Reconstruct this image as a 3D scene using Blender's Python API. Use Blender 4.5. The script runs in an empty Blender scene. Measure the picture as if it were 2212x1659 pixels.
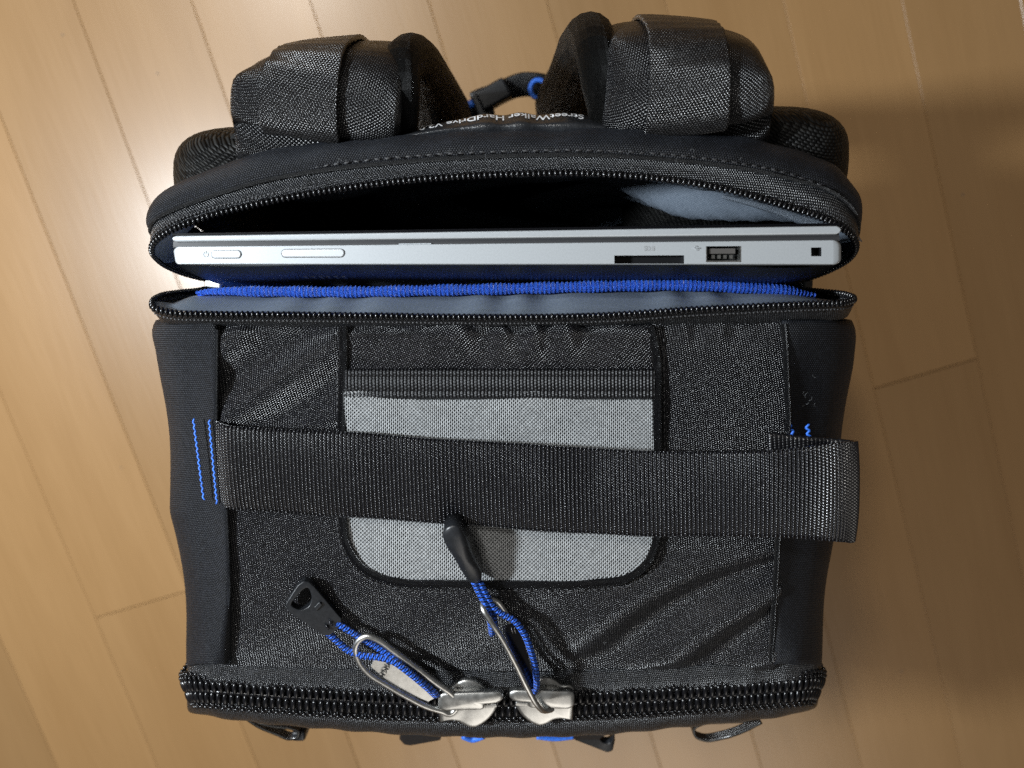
import bpy, bmesh, math, random
import numpy as np
from mathutils import Vector, Matrix
random.seed(7); rng = np.random.default_rng(7)
sc = bpy.context.scene
COL = sc.collection

# ------------------------------------------------------------------ camera, world, light
TILT = math.radians(9.3); CAM_H = 0.78
cam_d = bpy.data.cameras.new('camera'); cam = bpy.data.objects.new('camera', cam_d); COL.objects.link(cam)
cam.location = (0, 0, CAM_H); cam.rotation_euler = (-TILT, 0, 0)
cam_d.sensor_fit = 'HORIZONTAL'; cam_d.sensor_width = 36.0
cam_d.lens = 36.0 * 1671 / 2212
cam_d.clip_start = 0.02; cam_d.clip_end = 50
cam_d.dof.use_dof = True; cam_d.dof.focus_distance = 0.335; cam_d.dof.aperture_fstop = 7.5
sc.camera = cam
world = bpy.data.worlds.new('World'); sc.world = world; world.use_nodes = True
bg = world.node_tree.nodes['Background']
bg.inputs[0].default_value = (1.0, 0.96, 0.91, 1); bg.inputs[1].default_value = 0.10
def lamp(name, kind, loc, energy, color, **kw):
    d = bpy.data.lights.new(name, kind); o = bpy.data.objects.new(name, d); COL.objects.link(o)
    o.location = loc; d.energy = energy; d.color = color
    for k, v in kw.items(): setattr(d, k, v)
    return o
lamp('key_lamp', 'POINT', (-0.60, 0.04, 0.93), 50.0, (0.88, 0.95, 1.0), shadow_soft_size=0.035)
for loc, en, sz, cl in (((-0.80, 1.05, 2.3), 15.0, 0.18, (1.0, 0.97, 0.92)), ((0.35, -2.1, 1.9), 17.0, 1.6, (1.0, 0.94, 0.86))):  # ceiling lamp behind the floor glare, then an added soft fill in front
    f = lamp('room_and_fill_lamp', 'AREA', loc, en, cl, shape='DISK', size=sz)
    f.rotation_euler = (Vector((0, 0, 0)) - Vector(loc)).to_track_quat('-Z', 'Y').to_euler()
sc.view_settings.view_transform = 'Standard'; sc.view_settings.look = 'None'
sc.view_settings.exposure = 0.0; sc.view_settings.gamma = 1.0; sc.view_settings.use_curve_mapping = False
sc.render.engine = 'CYCLES'; sc.cycles.max_bounces = 8; sc.cycles.use_denoising = False; sc.cycles.sample_clamp_direct = 10.0; sc.cycles.sample_clamp_indirect = 3.0

# ------------------------------------------------------------------ geometry helpers
CS, SN = math.cos(TILT), math.sin(TILT)
def W(u, v, z):
    """world point at height z seen along the direction (u, v) of a 2212 x 1659 view"""
    a = (u - 1106) / 1671.0; b = (829 - v) / 1671.0
    d = np.array([a, b * CS - SN, -CS - b * SN]); t = (CAM_H - z) / -d[2]
    return np.array([0, 0, CAM_H]) + d * t
def WL(pts): return np.array([W(*p) for p in pts])

def spline(P, n, closed=False):
    P = np.asarray(P, float)
    if closed: P = np.vstack([P[-2:], P, P[:3]])
    if len(P) == 1: return np.repeat(P, n, 0)
    seg = np.linalg.norm(np.diff(P, axis=0), axis=1); seg = np.maximum(seg, 1e-7)
    t = np.concatenate([[0], np.cumsum(seg)])
    m = np.zeros_like(P)
    dd = np.diff(P, axis=0) / seg[:, None]
    m[0] = dd[0]; m[-1] = dd[-1]
    for i in range(1, len(P) - 1):
        h0, h1 = seg[i - 1], seg[i]
        m[i] = (dd[i - 1] * h1 + dd[i] * h0) / (h0 + h1)
    if closed: x = np.linspace(t[2], t[-3], n, endpoint=False)
    else: x = np.linspace(0, t[-1], n)
    k = np.clip(np.searchsorted(t, x, side='right') - 1, 0, len(P) - 2)
    h = seg[k]; s = ((x - t[k]) / h)[:, None]; h = h[:, None]
    return ((2*s**3 - 3*s**2 + 1) * P[k] + (s**3 - 2*s**2 + s) * h * m[k]
            + (-2*s**3 + 3*s**2) * P[k+1] + (s**3 - s**2) * h * m[k+1])

def link(name, me, mat, parent=None, smooth=True):
    if mat is not None and len(me.materials) == 0: me.materials.append(mat)
    o = bpy.data.objects.new(name, me); COL.objects.link(o)
    if parent is not None: o.parent = parent
    if smooth:
        me.polygons.foreach_set('use_smooth', [True] * len(me.polygons))
    return o
def mesh(name, verts, faces, mat, parent=None, smooth=True, uv=None):
    me = bpy.data.meshes.new(name)
    me.from_pydata([tuple(map(float, v)) for v in verts], [], faces); me.update()
    if uv is not None:
        l = me.uv_layers.new(name='UVMap'); idx = np.zeros(len(me.loops), int)
        me.loops.foreach_get('vertex_index', idx)
        l.data.foreach_set('uv', np.asarray(uv, float)[idx].ravel())
    return link(name, me, mat, parent, smooth)
def solid(o, t, off=-1):
    m = o.modifiers.new('thickness', 'SOLIDIFY'); m.thickness = t; m.offset = off; return o
def bevel(o, w, seg=2, ang=30):
    m = o.modifiers.new('bevel', 'BEVEL'); m.width = w; m.segments = seg; m.limit_method = 'ANGLE'; m.angle_limit = math.radians(ang)
    w2 = o.modifiers.new('wn', 'WEIGHTED_NORMAL'); w2.keep_sharp = True
    return o
def empty(name, loc, parent=None):
    o = bpy.data.objects.new(name, None); COL.objects.link(o); o.location = loc; o.empty_display_size = 0.02
    if parent is not None: o.parent = parent
    return o
def tag(o, label=None, cat=None, kind=None):
    if label: o['label'] = label
    if cat: o['category'] = cat
    if kind: o['kind'] = kind
    return o

def grid_normals(G):
    du = np.gradient(G, axis=1); dv = np.gradient(G, axis=0)
    n = np.cross(du, dv); n /= np.maximum(np.linalg.norm(n, axis=2, keepdims=True), 1e-12)
    return n
def surf(name, rows, nu, nv, mat, parent, disp=None, thick=0, up=(0, 0, 1), closed=False, kind=None):
    """loft of a few control lines (world points), smoothed both ways, uv in metres"""
    R = np.array([spline(r, nu, closed) for r in rows])
    G = np.stack([spline(R[:, i], nv) for i in range(nu)], axis=1)
    N = grid_normals(G)
    flip = (N * np.array(up)).sum(2).mean() < 0
    if flip: N = -N
    if closed:
        pass
    G0 = G
    if disp is not None: G = G + N * disp(G, N)[..., None]
    L = np.linalg.norm(np.diff(G0, axis=1), axis=2).mean(0); uu = np.concatenate([[0], np.cumsum(L)])
    L = np.linalg.norm(np.diff(G0, axis=0), axis=2).mean(1); vv = np.concatenate([[0], np.cumsum(L)])
    UV = np.stack(np.meshgrid(uu, vv), axis=2).reshape(-1, 2)
    F = []
    nuu = nu if closed else nu - 1
    for j in range(nv - 1):
        for i in range(nuu):
            a = j * nu + i; b = j * nu + (i + 1) % nu
            f = (a, b, b + nu, a + nu)
            F.append(f[::-1] if flip else f)
    o = mesh(name, G.reshape(-1, 3), F, mat, parent, uv=UV)
    if thick: solid(o, thick)
    if kind: o['kind'] = kind
    return o

def frames(P, up):
    P = np.asarray(P); T = np.gradient(P, axis=0); T /= np.maximum(np.linalg.norm(T, axis=1, keepdims=True), 1e-12)
    up = np.asarray(up, float)
    U = np.broadcast_to(up, P.shape).copy()
    S = np.cross(U, T); S /= np.maximum(np.linalg.norm(S, axis=1, keepdims=True), 1e-9)
    U = np.cross(T, S)
    return T, S, U
def frames_pt(P, up=(0, 0, 1)):
    P = np.asarray(P); T = np.gradient(P, axis=0); T /= np.maximum(np.linalg.norm(T, axis=1, keepdims=True), 1e-12)
    n = len(P); U = np.zeros_like(P); c = n//2
    u = np.array(up, float); u -= T[c]*u.dot(T[c]); U[c] = u/np.linalg.norm(u)
    for rng_ in (range(c+1, n), range(c-1, -1, -1)):
        u = U[c]
        for i in rng_:
            u = u - T[i]*u.dot(T[i]); u = u/np.linalg.norm(u); U[i] = u
    return T, np.cross(U, T), U
def tube(name, P, r, mat, parent, n=10, sx=1.0, up=(0.02, 0.03, 1), closed=False, caps=True):
    P = np.asarray(P); T, S, U = frames(P, up); m = len(P)
    if closed:
        T = np.roll(P, -1, 0) - np.roll(P, 1, 0); T /= np.linalg.norm(T, axis=1, keepdims=True)
        S = np.cross(np.broadcast_to(np.array(up, float), P.shape), T); S /= np.linalg.norm(S, axis=1, keepdims=True); U = np.cross(T, S)
    rr = np.broadcast_to(np.asarray(r, float), (m,))
    a = np.linspace(0, 2 * np.pi, n, endpoint=False)
    V = P[:, None] + rr[:, None, None] * (sx * np.cos(a)[None, :, None] * S[:, None] + np.sin(a)[None, :, None] * U[:, None])
    Ls = np.concatenate([[0], np.cumsum(np.linalg.norm(np.diff(P, axis=0), axis=1))])
    UV = np.stack([np.broadcast_to(Ls[:, None], (m, n)), np.broadcast_to((a / (2 * np.pi))[None], (m, n))], 2).reshape(-1, 2)
    F = []
    for j in range(m if closed else m - 1):
        for i in range(n):
            k = (j + 1) % m
            F.append((j*n+i, j*n+(i+1) % n, k*n+(i+1) % n, k*n+i))
    if caps and not closed:
        F.append(tuple(range(n))[::-1]); F.append(tuple((m-1)*n+i for i in range(n)))
    return mesh(name, V.reshape(-1, 3), F, mat, parent, uv=UV)
def plate(name, pts, thick, mat, parent, bev=0.0004, hole=None, world=False, smooth=True, dome=0.0):
    """flat outline (optionally with one hole of equal count) given real thickness"""
    O = np.asarray(pts, float) if world else WL(pts)
    nn = np.zeros(3)
    for i in range(len(O)): nn += np.cross(O[i], O[(i+1) % len(O)])
    nn /= np.linalg.norm(nn)
    if nn[2] < 0: O = O[::-1]; nn = -nn
    n = len(O)
    if dome:
        c = O.mean(0); V = [O - nn*thick]; F = [tuple(range(n))[::-1]]
        for sc_, h in ((1.0, -.00075), (.985, -.00035), (.955, 0.0), (.85, dome*.3), (.65, dome*.62), (.4, dome*.88), (.15, dome)):
            V.append(c + (O - c)*sc_ + nn*h)
        for j in range(len(V)-1):
            F += [(j*n+i, j*n+(i+1) % n, (j+1)*n+(i+1) % n, (j+1)*n+i) for i in range(n)]
        F.append(tuple((len(V)-1)*n+i for i in range(n)))
        return mesh(name, np.vstack(V), F, mat, parent)
    if hole is None:
        V = np.vstack([O, O - nn * thick])
        F = [tuple(range(n)), tuple(range(2*n-1, n-1, -1))] + [(i, n+i, n+(i+1) % n, (i+1) % n) for i in range(n)]
    else:
        I = np.asarray(hole, float) if world else WL(hole)
        c = I.mean(0); e1 = np.array([1., 0, 0]); e1 -= nn * e1.dot(nn); e1 /= np.linalg.norm(e1); e2 = np.cross(nn, e1)
        def byang(Q, m=80):
            an = np.unwrap(np.arctan2((Q - c) @ e2, (Q - c) @ e1))
            if an[-1] < an[0]: Q = Q[::-1]; an = np.unwrap(np.arctan2((Q - c) @ e2, (Q - c) @ e1))
            Qc = np.vstack([Q, Q[:1]]); ac = np.append(an, an[0] + 2*np.pi)
            tgt = (np.linspace(0, 2*np.pi, m, endpoint=False) - ac[0]) % (2*np.pi) + ac[0]
            return np.stack([np.interp(tgt, ac, Qc[:, k]) for k in range(3)], 1)
        O2, I2 = byang(O), byang(I); m = len(O2)
        V = np.vstack([O2, I2, O2 - nn*thick, I2 - nn*thick]); F = []
        for i in range(m):
            k = (i+1) % m
            F += [(i, k, m+k, m+i), (2*m+k, 2*m+i, 3*m+i, 3*m+k), (i, 2*m+i, 2*m+k, k), (m+k, 3*m+k, 3*m+i, m+i)]
    o = mesh(name, V, F, mat, parent, smooth=smooth)
    if bev: bevel(o, bev)
    return o
def rounded(pts, n=48):
    return [tuple(p) for p in spline(np.array(pts, float), n, closed=True)]
def boxm(name, c, s, mat, parent, rot=None, bev=0.0):
    V = np.array([(x, y, z) for x in (-.5, .5) for y in (-.5, .5) for z in (-.5, .5)]) * np.array(s)
    if rot is not None: V = V @ np.array(rot.to_3x3().transposed())
    V = V + np.array(c)
    F = [(0,1,3,2),(4,6,7,5),(0,4,5,1),(2,3,7,6),(0,2,6,4),(1,5,7,3)]
    o = mesh(name, V, F, mat, parent, smooth=bool(bev))
    if bev: bevel(o, bev, 3)
    return o
def ellipsoid_data(name, sx, sy, sz, nu=10, nv=6, e=0.8, mat=None):
    V = [(0, 0, -sz)]; F = []
    sp = lambda x: math.copysign(abs(x) ** e, x)
    for j in range(1, nv):
        ph = -math.pi/2 + math.pi*j/nv
        for i in range(nu):
            th = 2*math.pi*i/nu
            V.append((sx*sp(math.cos(ph))*sp(math.cos(th)), sy*sp(math.cos(ph))*sp(math.sin(th)), sz*sp(math.sin(ph))))
    V.append((0, 0, sz)); top = len(V)-1
    for i in range(nu):
        k = (i+1) % nu
        F.append((0, 1+k, 1+i)); F.append((top, top-nu+i, top-nu+k))
        for j in range(nv-2): F.append((1+j*nu+i, 1+j*nu+k, 1+(j+1)*nu+k, 1+(j+1)*nu+i))
    me = bpy.data.meshes.new(name); me.from_pydata(V, [], F); me.update()
    me.polygons.foreach_set('use_smooth', [True]*len(me.polygons))
    if mat: me.materials.append(mat)
    return me
def text_mesh(name, s, mapf, mat, parent, size=1.0, bold=0.0):
    cu = bpy.data.curves.new('txt', 'FONT'); cu.body = s; cu.size = size; cu.align_x = 'LEFT'; cu.resolution_u = 4; cu.offset = bold
    ob = bpy.data.objects.new('txt', cu); COL.objects.link(ob)
    dg = bpy.context.evaluated_depsgraph_get(); me = bpy.data.meshes.new_from_object(ob.evaluated_get(dg))
    bpy.data.objects.remove(ob); me.materials.clear(); me.name = name
    xs = [v.co.x for v in me.vertices]; w = max(xs) if xs else 1
    for v in me.vertices: v.co = Vector(mapf(v.co.x / w, v.co.y / size))
    o = link(name, me, mat, parent, smooth=False)
    return o

# ------------------------------------------------------------------ materials
def newmat(name):
    m = bpy.data.materials.new(name); m.use_nodes = True
    return m, m.node_tree, m.node_tree.nodes['Principled BSDF']
def N(nt, t, **kw):
    n = nt.nodes.new(t)
    for k, v in kw.items():
        if k.startswith('_'): setattr(n, k[1:], v)
        else: n.inputs[k.replace('__', ' ')].default_value = v
    return n
def simple(name, col, rough=0.5, metal=0.0, spec=0.5, noise=0.0, scale=300, bump=0.0):
    m, nt, b = newmat(name)
    b.inputs['Base Color'].default_value = (*col, 1); b.inputs['Roughness'].default_value = rough
    b.inputs['Metallic'].default_value = metal; b.inputs['Specular IOR Level'].default_value = spec
    if noise or bump:
        tc = N(nt, 'ShaderNodeTexCoord'); nz = N(nt, 'ShaderNodeTexNoise', Scale=scale, Detail=5.0, Roughness=0.65)
        nt.links.new(tc.outputs['Object'], nz.inputs['Vector'])
        if noise:
            mr = N(nt, 'ShaderNodeMapRange'); mr.inputs['From Min'].default_value = 0.3; mr.inputs['From Max'].default_value = 0.7
            mr.inputs['To Min'].default_value = 1 - noise; mr.inputs['To Max'].default_value = 1 + noise
            mx = N(nt, 'ShaderNodeVectorMath', _operation='SCALE'); mx.inputs[0].default_value = col
            nt.links.new(nz.outputs['Fac'], mr.inputs['Value']); nt.links.new(mr.outputs[0], mx.inputs['Scale'])
            nt.links.new(mx.outputs[0], b.inputs['Base Color'])
            mr2 = N(nt, 'ShaderNodeMapRange'); mr2.inputs['To Min'].default_value = max(0.03, rough*(1-noise)); mr2.inputs['To Max'].default_value = min(1, rough*(1+noise))
            nt.links.new(nz.outputs['Fac'], mr2.inputs['Value']); nt.links.new(mr2.outputs[0], b.inputs['Roughness'])
        if bump:
            bp = N(nt, 'ShaderNodeBump', Strength=1.0, Distance=bump)
            nt.links.new(nz.outputs['Fac'], bp.inputs['Height']); nt.links.new(bp.outputs[0], b.inputs['Normal'])
    return m
def weave(name, c1, c2, cm, bw, rh, ang=0.0, off=0.5, mortar=0.12, rough=0.45, spec=0.5, bump=0.0003, fuzz=0.0, wob=0.0002):
    """threads: bricks in uv metres, each thread a little lighter or darker, recessed gaps"""
    m, nt, b = newmat(name); L = nt.links.new
    uv = N(nt, 'ShaderNodeUVMap'); mp = N(nt, 'ShaderNodeMapping'); mp.inputs['Rotation'].default_value = (0, 0, math.radians(ang))
    nz = N(nt, 'ShaderNodeTexNoise', Scale=220.0, Detail=2.0)
    L(uv.outputs[0], nz.inputs['Vector'])
    sub = N(nt, 'ShaderNodeVectorMath', _operation='SUBTRACT'); sub.inputs[1].default_value = (.5, .5, .5)
    scl = N(nt, 'ShaderNodeVectorMath', _operation='SCALE'); scl.inputs['Scale'].default_value = wob * 4
    add = N(nt, 'ShaderNodeVectorMath', _operation='ADD')
    L(nz.outputs['Color'], sub.inputs[0]); L(sub.outputs[0], scl.inputs[0]); L(uv.outputs[0], add.inputs[0]); L(scl.outputs[0], add.inputs[1])
    L(add.outputs[0], mp.inputs['Vector'])
    K = 1.0
    sep = N(nt, 'ShaderNodeSeparateXYZ'); L(mp.outputs[0], sep.inputs[0])
    def mth(op, a, b_=None, c_=None):
        n = N(nt, 'ShaderNodeMath', _operation=op)
        for k, x in enumerate((a, b_, c_)):
            if x is None: continue
            if isinstance(x, (int, float)): n.inputs[k].default_value = x
            else: L(x, n.inputs[k])
        return n.outputs[0]
    y = mth('DIVIDE', sep.outputs[1], rh); row = mth('FLOOR', y); fy = mth('FRACT', y)
    x = mth('MULTIPLY_ADD', row, off, mth('DIVIDE', sep.outputs[0], bw)); col = mth('FLOOR', x); fx = mth('FRACT', x)
    def hump(f):
        t = mth('MULTIPLY_ADD', f, 2.0, -1.0); return mth('SUBTRACT', 1.0, mth('MULTIPLY', t, t))
    h = mth('MULTIPLY', hump(fx), hump(fy))          # one rounded thread float per cell
    cell = N(nt, 'ShaderNodeCombineXYZ'); L(col, cell.inputs[0]); L(row, cell.inputs[1])
    wn = N(nt, 'ShaderNodeTexWhiteNoise'); wn.noise_dimensions = '2D'; L(cell.outputs[0], wn.inputs['Vector'])
    mxa = N(nt, 'ShaderNodeMix', _data_type='RGBA'); L(wn.outputs['Value'], mxa.inputs[0]); mxa.inputs[6].default_value = (*c1, 1); mxa.inputs[7].default_value = (*c2, 1)
    hs = N(nt, 'ShaderNodeMapRange'); L(h, hs.inputs['Value']); hs.inputs['From Min'].default_value = mortar*.5; hs.inputs['From Max'].default_value = mortar*.5 + .45
    mxb = N(nt, 'ShaderNodeMix', _data_type='RGBA'); L(hs.outputs[0], mxb.inputs[0]); mxb.inputs[6].default_value = (*cm, 1); L(mxa.outputs[2], mxb.inputs[7])
    L(mxb.outputs[2], b.inputs['Base Color'])
    bp = N(nt, 'ShaderNodeBump', Strength=1.0, Distance=bump); L(h, bp.inputs['Height']); L(bp.outputs[0], b.inputs['Normal'])
    b.inputs['Roughness'].default_value = rough; b.inputs['Specular IOR Level'].default_value = spec
    if fuzz:
        b.inputs['Sheen Weight'].default_value = fuzz; b.inputs['Sheen Roughness'].default_value = 0.4
        b.inputs['Sheen Tint'].default_value = (0.7, 0.8, 1.0, 1)
    return m
M = {}
M['twill'] = weave('twill_nylon', (.004, .004, .005), (.021, .021, .025), (.001, .001, .0013), .00120, .00083, 32, .33, .2, .26, .62, .00046, wob=.00002)
M['pocket_twill'] = weave('pocket_twill', (.004, .004, .005), (.023, .022, .026), (.001, .001, .0013), .00125, .00086, -20, .33, .2, .26, .68, .00046, wob=.00002)
M['knit'] = weave('knit_binding', (.0035, .004, .0055), (.0105, .012, .0165), (.0015, .0015, .002), .0011, .0009, 0, .5, .16, .5, .25, .0003, fuzz=.025, wob=.00005)
M['tape'] = weave('zip_tape', (.005, .006, .007), (.030, .032, .037), (.0015, .0015, .002), .0012, .0008, 45, .5, .18, .32, .6, .0004, wob=.00003)
M['web'] = weave('webbing_nylon', (.004, .004, .006), (.009, .009, .012), (.0012, .0012, .0018), .0012, .00172, 90, .5, .1, .28, .75, .00020, wob=0)
M['elastic'] = weave('elastic_tape', (.004, .004, .005), (.010, .010, .012), (.002, .002, .002), .0016, .0015, 90, .5, .1, .42, .3, .00015, wob=0)
M['strapweb'] = weave('strap_webbing', (.004, .004, .005), (.024, .024, .026), (.001, .001, .001), .0013, .0010, 0, .5, .22, .28, .75, .0004, wob=.00002)
M['strapnylon'] = weave('strap_nylon', (.003, .003, .004), (.014, .014, .016), (.001, .001, .001), .0012, .0009, 20, .5, .22, .32, .5, .0004, wob=.00002)
M['padmesh'] = weave('air_mesh', (.004, .004, .004), (.022, .022, .021), (.0005, .0005, .0005), .0024, .0016, 25, .5, .32, .5, .15, .0006)
M['lining'] = weave('grey_lining', (.125, .152, .192), (.17, .20, .245), (.09, .112, .14), .0006, .0006, 30, .5, .1, .45, .4, .0001)
M['blue'] = weave('blue_binding', (.015, .11, .80), (.06, .24, 1.0), (.006, .035, .36), .0016, .0011, 90, .5, .12, .4, .5, .0003)
M['bluethread'] = simple('blue_thread', (.026, .14, .62), .55, noise=.5, scale=900)
M['blackthread'] = simple('black_thread', (.028, .028, .03), .5, noise=.6, scale=700)
M['shell'] = weave('ballistic_nylon', (.005, .005, .006), (.022, .022, .025), (.002, .002, .002), .0016, .0010, 0, .5, .15, .5, .5, .0004)
M['coil'] = simple('coil_plastic', (.004, .004, .005), .24, spec=.42)
M['plastic'] = simple('black_plastic', (.009, .010, .012), .38, spec=.45, noise=.2, scale=500, bump=.00005)
M['leather'] = simple('label_vinyl', (.014, .015, .017), .32, spec=.6, noise=.3, scale=250, bump=.0006)
M['nickel'] = simple('antique_nickel', (.50, .50, .485), .35, metal=1.0, noise=.2, scale=260)
M['darkplate'] = simple('dark_shade_gloss', (.006, .006, .009), .2, spec=.6)  # dark marks, and the right pull's plate with its shade put into the colour
M['silver'] = simple('laptop_silver', (.41, .435, .455), .42, metal=.35, noise=.06, scale=1500)
M['button'] = simple('laptop_button', (.56, .585, .61), .35, metal=.35, noise=.04, scale=1500)
M['gap'] = simple('laptop_gap', (.028, .028, .03), .45)
M['slot'] = simple('laptop_slot', (.006, .006, .007), .4)
M['bottom'] = simple('laptop_bottom', (.003, .003, .004), .38, spec=.12)
M['print'] = simple('white_print', (.75, .76, .78), .5)
M['greyprint'] = simple('grey_print', (.25, .26, .27), .5)
M['netthread'] = simple('net_thread', (.37, .38, .385), .45, noise=.2, scale=400)
M['nethole'] = weave('net_backing', (.12, .13, .14), (.19, .20, .215), (.08, .085, .09), .0012, .0012, 15, .5, .1, .5, .4, .0002)

def cord_mat():
    m, nt, b = newmat('braided_cord'); L = nt.links.new
    uv = N(nt, 'ShaderNodeUVMap'); sep = N(nt, 'ShaderNodeSeparateXYZ'); L(uv.outputs[0], sep.inputs[0])
    def lin(a, bb):
        p = N(nt, 'ShaderNodeMath', _operation='MULTIPLY'); p.inputs[1].default_value = a; L(sep.outputs[0], p.inputs[0])
        q = N(nt, 'ShaderNodeMath', _operation='MULTIPLY_ADD'); q.inputs[1].default_value = bb; L(sep.outputs[1], q.inputs[0]); L(p.outputs[0], q.inputs[2])
        s = N(nt, 'ShaderNodeMath', _operation='SINE'); L(q.outputs[0], s.inputs[0]); return s
    s1 = lin(3000.0, 2*math.pi*2); s2 = lin(3000.0, -2*math.pi*2)
    mul = N(nt, 'ShaderNodeMath', _operation='MULTIPLY'); L(s1.outputs[0], mul.inputs[0]); L(s2.outputs[0], mul.inputs[1])
    st = lin(3000.0, 2*math.pi*2)
    gt = N(nt, 'ShaderNodeMath', _operation='GREATER_THAN'); gt.inputs[1].default_value = 0.5; L(st.outputs[0], gt.inputs[0])
    mx = N(nt, 'ShaderNodeMix', _data_type='RGBA'); L(gt.outputs[0], mx.inputs[0])
    mx.inputs[6].default_value = (.025, .12, .62, 1); mx.inputs[7].default_value = (.008, .008, .012, 1)
    L(mx.outputs[2], b.inputs['Base Color'])
    bp = N(nt, 'ShaderNodeBump', Strength=1.0, Distance=.0006); L(mul.outputs[0], bp.inputs['Height']); L(bp.outputs[0], b.inputs['Normal'])
    b.inputs['Roughness'].default_value = .45
    return m
M['cord'] = cord_mat()

def wood_mat():
    m, nt, b = newmat('wood_floor'); L = nt.links.new
    tc = N(nt, 'ShaderNodeTexCoord'); oi = N(nt, 'ShaderNodeObjectInfo')
    off = N(nt, 'ShaderNodeVectorMath', _operation='MULTIPLY_ADD'); off.inputs[1].default_value = (17, 31, 5)
    comb = N(nt, 'ShaderNodeCombineXYZ'); L(oi.outputs['Random'], comb.inputs[0]); L(oi.outputs['Random'], comb.inputs[1])
    L(comb.outputs[0], off.inputs[0]); L(tc.outputs['Object'], off.inputs[2])
    mp = N(nt, 'ShaderNodeMapping'); mp.inputs['Scale'].default_value = (9, 1.1, 1); L(off.outputs[0], mp.inputs['Vector'])
    n1 = N(nt, 'ShaderNodeTexNoise', Scale=2.2, Detail=5.0, Roughness=0.55, Distortion=0.6); L(mp.outputs[0], n1.inputs['Vector'])
    mp2 = N(nt, 'ShaderNodeMapping'); mp2.inputs['Scale'].default_value = (160, 7, 1); L(off.outputs[0], mp2.inputs['Vector'])
    n2 = N(nt, 'ShaderNodeTexNoise', Scale=2.0, Detail=4.0, Roughness=0.6); L(mp2.outputs[0], n2.inputs['Vector'])
    r = N(nt, 'ShaderNodeValToRGB'); L(n1.outputs['Fac'], r.inputs[0])
    r.color_ramp.elements[0].position = .3; r.color_ramp.elements[0].color = (.300, .168, .066, 1)
    r.color_ramp.elements[1].position = .72; r.color_ramp.elements[1].color = (.342, .198, .083, 1)
    k = N(nt, 'ShaderNodeMapRange'); k.inputs['From Min'].default_value = .3; k.inputs['From Max'].default_value = .7
    k.inputs['To Min'].default_value = .965; k.inputs['To Max'].default_value = 1.03; L(n2.outputs['Fac'], k.inputs['Value'])
    k2 = N(nt, 'ShaderNodeMapRange'); k2.inputs['To Min'].default_value = .90; k2.inputs['To Max'].default_value = 1.08; L(oi.outputs['Random'], k2.inputs['Value'])
    kk = N(nt, 'ShaderNodeMath', _operation='MULTIPLY'); L(k.outputs[0], kk.inputs[0]); L(k2.outputs[0], kk.inputs[1])
    s = N(nt, 'ShaderNodeVectorMath', _operation='SCALE'); L(r.outputs[0], s.inputs[0]); L(kk.outputs[0], s.inputs['Scale'])
    L(s.outputs[0], b.inputs['Base Color'])
    rr = N(nt, 'ShaderNodeMapRange'); rr.inputs['To Min'].default_value = .30; rr.inputs['To Max'].default_value = .42; L(n2.outputs['Fac'], rr.inputs['Value'])
    L(rr.outputs[0], b.inputs['Roughness']); b.inputs['Specular IOR Level'].default_value = .5
    b.inputs['Coat Weight'].default_value = .55; b.inputs['Coat Roughness'].default_value = .27
    bp = N(nt, 'ShaderNodeBump', Strength=.25, Distance=.0004); L(n2.outputs['Fac'], bp.inputs['Height']); L(bp.outputs[0], b.inputs['Normal'])
    return m
M['wood'] = wood_mat()
M['subfloor'] = simple('subfloor', (.20, .11, .05), .8)

# ------------------------------------------------------------------ floor: boards laid at an angle
floor = mesh('floor', [(-4, -4, -.012), (4, -4, -.012), (4, 4, -.012), (-4, 4, -.012)], [(0, 1, 2, 3)], M['subfloor'], smooth=False)
tag(floor, 'light brown wooden floor of long narrow boards', 'floor', 'structure')
TH = math.radians(17.0); PW = 0.107
nx = np.array([math.cos(TH), math.sin(TH)]); ny = np.array([-math.sin(TH), math.cos(TH)])
def plank_mesh(l):
    w = PW - .0002; h = .012; e = .0006
    me = bpy.data.meshes.new('plank')
    X = [(-w/2, -h), (-w/2, -e), (-w/2 + e, 0), (w/2 - e, 0), (w/2, -e), (w/2, -h)]
    V = [];
    for (yy, dz) in ((-l/2, -e), (-l/2 + e, 0), (l/2 - e, 0), (l/2, -e)):
        for (x, z) in X: V.append((x, yy, min(z, z + 0) if dz == 0 else min(z, dz)))
    F = []
    for j in range(3):
        for i in range(5): F.append((j*6+i, j*6+i+1, (j+1)*6+i+1, (j+1)*6+i)[::1])
    F.append((0, 1, 2, 3, 4, 5)); F.append((23, 22, 21, 20, 19, 18))
    me.from_pydata(V, [], F)
    bm = bmesh.new(); bm.from_mesh(me); bmesh.ops.recalc_face_normals(bm, faces=bm.faces); bm.to_mesh(me); bm.free()
    me.materials.append(M['wood']); return me
PL = 1.82
pm = plank_mesh(PL - .0006)
# distance along the boards of one end joint per row; rows counted from the board edge at nx = -0.0055
def along(u, v): return float(W(u, v, 0)[:2] @ ny)
ends = {-5: along(297, 1308), 3: along(1968, 816)}
for r in range(-13, 13):
    e0 = ends.get(r, rng.uniform(.45, 1.1))
    for q in range(-2, 2):
        o = bpy.data.objects.new('plank', pm); COL.objects.link(o); o.parent = floor
        c = nx * (-.0055 + (r + .5) * PW) + ny * (e0 + (q + .5) * PL)
        o.location = (c[0], c[1], rng.uniform(-.0001, .0001)); o.rotation_euler = (0, 0, TH)

# ------------------------------------------------------------------ backpack
bag = empty('backpack', (0, -.10, 0))
tag(bag, 'black camera backpack standing upright with its laptop compartment unzipped', 'backpack')
BAGINV = Vector((0, .10, 0))
_parts = []
class Root: pass
def bagpart(o):
    return o
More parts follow.
